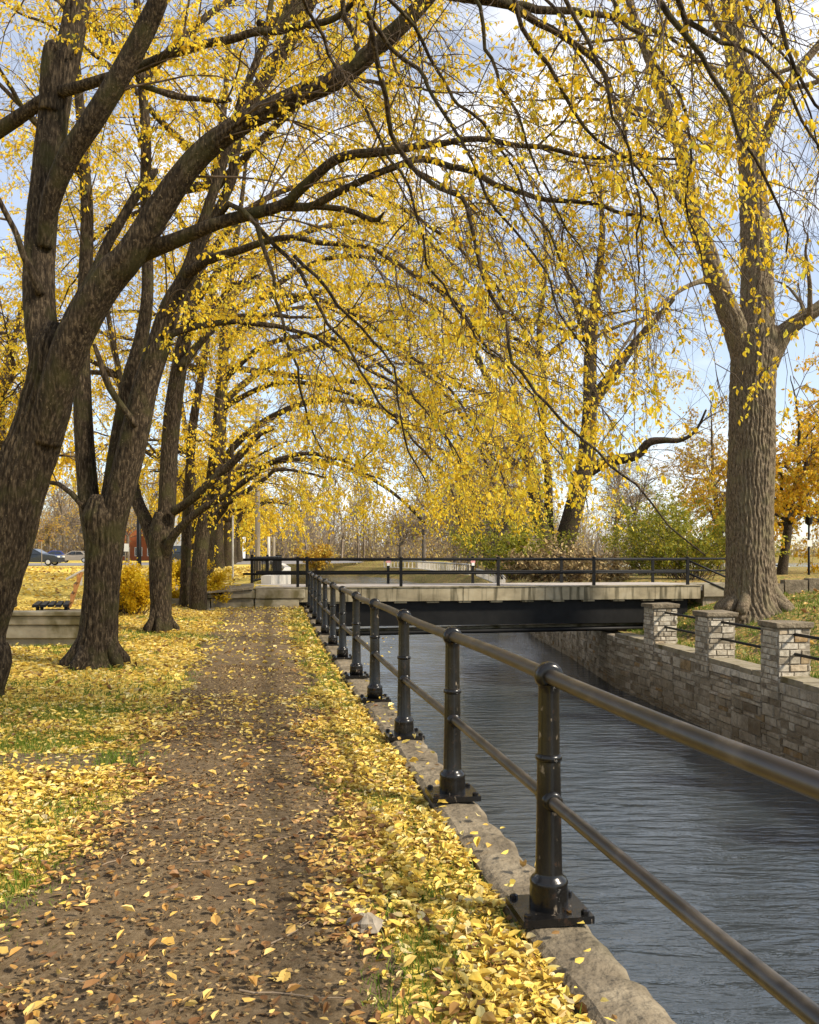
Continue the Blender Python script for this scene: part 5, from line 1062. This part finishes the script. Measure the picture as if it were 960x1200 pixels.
# ------------------------------------------------------------------ posts and poles
def post(name, label, cat, c, H, r, mat, extra=None, group=None):
    t = thing(name, c, label, cat, group); c = np.asarray(c, float); build('pole', MB().lathe(c, [(r*1.15, -.1), (r*1.1, .1), (r, .3), (r*.85, H)], 12), M[mat], t, smooth=True)
    for nm, mb, m in (extra or []): build(nm, mb, M[m], t)
    return t
c = at(302, 50, .6); post('utility_pole', 'tall weathered wooden utility pole above the picket railing', 'pole', c, 9.5, .16, 'pole_wood', [('cross_arm', MB().box((c[0], c[1], 9.4), (1.8, .1, .12)), 'pole_wood'), ('insulator', MB().lathe((c[0]+.7, c[1], 9.46), [(.05, 0), (.06, .06), (.03, .14)], 8), 'white'), ('insulator', MB().lathe((c[0]-.7, c[1], 9.46), [(.05, 0), (.06, .06), (.03, .14)], 8), 'white')])
c = at(273, 34, .6); post('signpost', 'slim pale metal signpost left of the picket railing', 'signpost', c, 2.5, .04, 'white_conc', [('cap', MB().lathe((c[0], c[1], 3.1), [(.05, 0), (.05, .03), (.02, .06)], 8), 'white_conc')])
for u, lab in ((315, 'left one of two pale posts behind the picket railing'), (321, 'right one of two pale posts behind the picket railing')):
    c = at(u, 62, .6); post('bollard_post', lab, 'post', c, 2.3, .12, 'white_conc' if u < 318 else 'pole_wood')
c = at(163, 60, .6); post('lamp_post', 'black lamp post between the second and third trunks', 'lamp', c, 6.5, .17, 'black_steel', [('lamp_arm', MB().tube(np.array([[c[0], c[1], 6.9], [c[0]+.5, c[1], 7.4], [c[0]+1.2, c[1], 7.5]]), .05, 8), 'black_steel'), ('lamp_head', MB().box((c[0]+1.4, c[1], 7.46), (.6, .25, .12)), 'black_steel')])
c = at(147, 66, .6); post('signpost', 'white sign on a thin post before the brick building', 'signpost', c, 1.9, .05, 'pole_wood', [('sign_plate', MB().box((c[0], c[1]-.06, 2.15), (.55, .03, .6)), 'white')])
c = at(27, 62, .6); post('litter_bin', 'slim black litter bin with a white top beside the parked cars', 'bin', c, 1.35, .22, 'black_steel', [('lid', MB().lathe((c[0], c[1], c[2]+1.36), [(.22, 0), (.24, .12), (.16, .34), (.05, .42)], 12), 'white')])
c = at(49, 70, .6); post('signpost', 'thin orange and white pole in front of the parked cars', 'signpost', c, 2.1, .03, 'pole_wood', [('sign_plate', MB().box((c[0]-.1, c[1], 2.75), (.4, .05, .14)), 'wood_orange')])
c = at(948, 45, .45); post('lamp_post', 'slim black lamp post by the lake at the right edge', 'lamp', c, 2.7, .06, 'black_steel', [('lamp_head', MB().lathe((c[0], c[1], 3.15), [(.06, 0), (.16, .08), (.20, .4), (.08, .55), (.02, .65)], 10), 'black_steel'), ('sign_plate', MB().box((c[0], c[1]-.09, 2.2), (.26, .03, .34)), 'white')])
c = at(699, 40, .45); post('bollard_post', 'weathered wooden post standing behind the right bridge rails', 'post', c, 1.75, .07, 'pole_wood')

# low wall by the lake path and things on the water
lw2 = thing('low_wall', at(930, 28.9, .3), 'low pale stone wall right of the massive grey trunk', 'wall')
for u0, u1, h in ((903, 916, .62), (917, 944, .74), (945, 968, .80)):
    x0, x1 = at(u0, 29, 0)[0], at(u1, 29, 0)[0]; b_ = build('wall_block', MB().box(((x0+x1)/2, 29, h/2+.10), (x1-x0-.02, .4, h-.2)), M['concrete'], lw2)
build('plinth', MB().box((at(936, 29, 0)[0]+.6, 28.95, .1), (3.4, .5, .22)), M['slab'], lw2)
def boat(c, L, hull, label, rz=0.):
    t = thing('motor_boat', c, label, 'boat'); R = rotz(rz); c = np.asarray(c, float); s = np.linspace(0, 1, 9); V = []
    for x in s:
        w = L*.17*(1-max(0, (x-.45)/.55)**2.2); h = L*.13*(1+.5*x*x); kx = L*(x-.5)
        V += [(kx, -w, h), (kx, -w*.75, 0), (kx, 0, -L*.03), (kx, w*.75, 0), (kx, w, h)]
    q = [[i*5+j, (i+1)*5+j, (i+1)*5+j+1, i*5+j+1] for i in range(8) for j in range(4)]+[[i*5+4, (i+1)*5+4, (i+1)*5, i*5] for i in range(8)]+[[0, 1, 3, 4]]
    build('hull', MB().add((R @ np.array(V).T).T+c, q, [[1, 2, 3]]), M[hull], t)
    build('cabin', MB().box(c+[-.02*L, 0, L*.21], (L*.34, L*.22, L*.14), rz=rz), M['white'], t); build('cabin_window', MB().box(c+[-.02*L, 0, L*.23], (L*.30, L*.235, L*.05), rz=rz), M['glass'], t)
boat(at(935, 150, WZ), 6.5, 'green_hull', 'green hulled boat on the lake left of the slim lamp post', .1)
boat(at(956, 165, WZ), 7.5, 'white', 'white boat on the lake at the right edge', .3)
boat(at(908, 210, WZ), 7.0, 'white', 'small white boat on the lake beside the grey trunk', -.2)

# ------------------------------------------------------------------ sky, sun, camera
w = bpy.data.worlds.new('World'); S.world = w; w.use_nodes = True; nt = w.node_tree; nd, lk = nt.nodes, nt.links; nd.clear()
SUN_EL, SUN_AZ = rad(38), rad(114)                  # right of the viewer and a little behind
out = nd.new('ShaderNodeOutputWorld'); bg = nd.new('ShaderNodeBackground'); bg.inputs[1].default_value = .118; lk.new(bg.outputs[0], out.inputs[0])
sky = nd.new('ShaderNodeTexSky'); sky.sky_type = 'NISHITA'; sky.sun_disc = False; sky.sun_elevation = SUN_EL; sky.sun_rotation = SUN_AZ; sky.ozone_density = 2.5; sky.dust_density = .15
tc = nd.new('ShaderNodeTexCoord'); mp = nd.new('ShaderNodeMapping'); mp.inputs['Scale'].default_value = (2.2, 2.2, 6.5); mp.inputs['Location'].default_value = (1.3, .4, .2); lk.new(tc.outputs['Generated'], mp.inputs[0])
cn = nd.new('ShaderNodeTexNoise'); cn.inputs['Scale'].default_value = 1.1; cn.inputs['Detail'].default_value = 8; cn.inputs['Roughness'].default_value = .55; lk.new(mp.outputs[0], cn.inputs[0])
cr = ramp(nd, [(.50, (.26, .26, .26)), (.72, (.9, .9, .9))]); lk.new(cn.outputs[0], cr.inputs[0])
mx = nd.new('ShaderNodeMix'); mx.data_type = 'RGBA'; lk.new(cr.outputs[0], mx.inputs[0]); lk.new(sky.outputs[0], mx.inputs[6]); mx.inputs[7].default_value = (9.0, 8.9, 8.9, 1); lk.new(mx.outputs[2], bg.inputs[0])
sl = bpy.data.lights.new('sun', 'SUN'); sl.energy = 4.8; sl.angle = rad(6); sl.color = (1.0, .90, .74); so = bpy.data.objects.new('sun', sl); COL.objects.link(so)
sd = np.array([math.sin(SUN_AZ)*math.cos(SUN_EL), math.cos(SUN_AZ)*math.cos(SUN_EL), math.sin(SUN_EL)])
from mathutils import Vector
so.rotation_euler = Vector(sd).to_track_quat('Z', 'Y').to_euler()
cam = bpy.data.cameras.new('camera'); cam.sensor_fit = 'VERTICAL'; cam.sensor_height = 36; cam.sensor_width = 36; cam.lens = 30.0; cam.shift_y = 50/1200; cam.clip_start = .05; cam.clip_end = 4000
co = bpy.data.objects.new('camera', cam); COL.objects.link(co); co.location = (0, 0, EYE); co.rotation_euler = (rad(90), 0, 0); S.camera = co
S.view_settings.view_transform = 'Standard'; S.view_settings.look = 'None'; S.view_settings.gamma = 1; S.view_settings.use_curve_mapping = False; S.view_settings.exposure = .62
S.render.engine = 'CYCLES'; S.cycles.use_denoising = True; S.cycles.max_bounces = 6; S.cycles.diffuse_bounces = 3; S.cycles.transmission_bounces = 3; S.cycles.caustics_reflective = False; S.cycles.caustics_refractive = False
# names and building aids that are not wanted on the finished objects
for o in bpy.data.objects:
    if 'base' in o: del o['base']
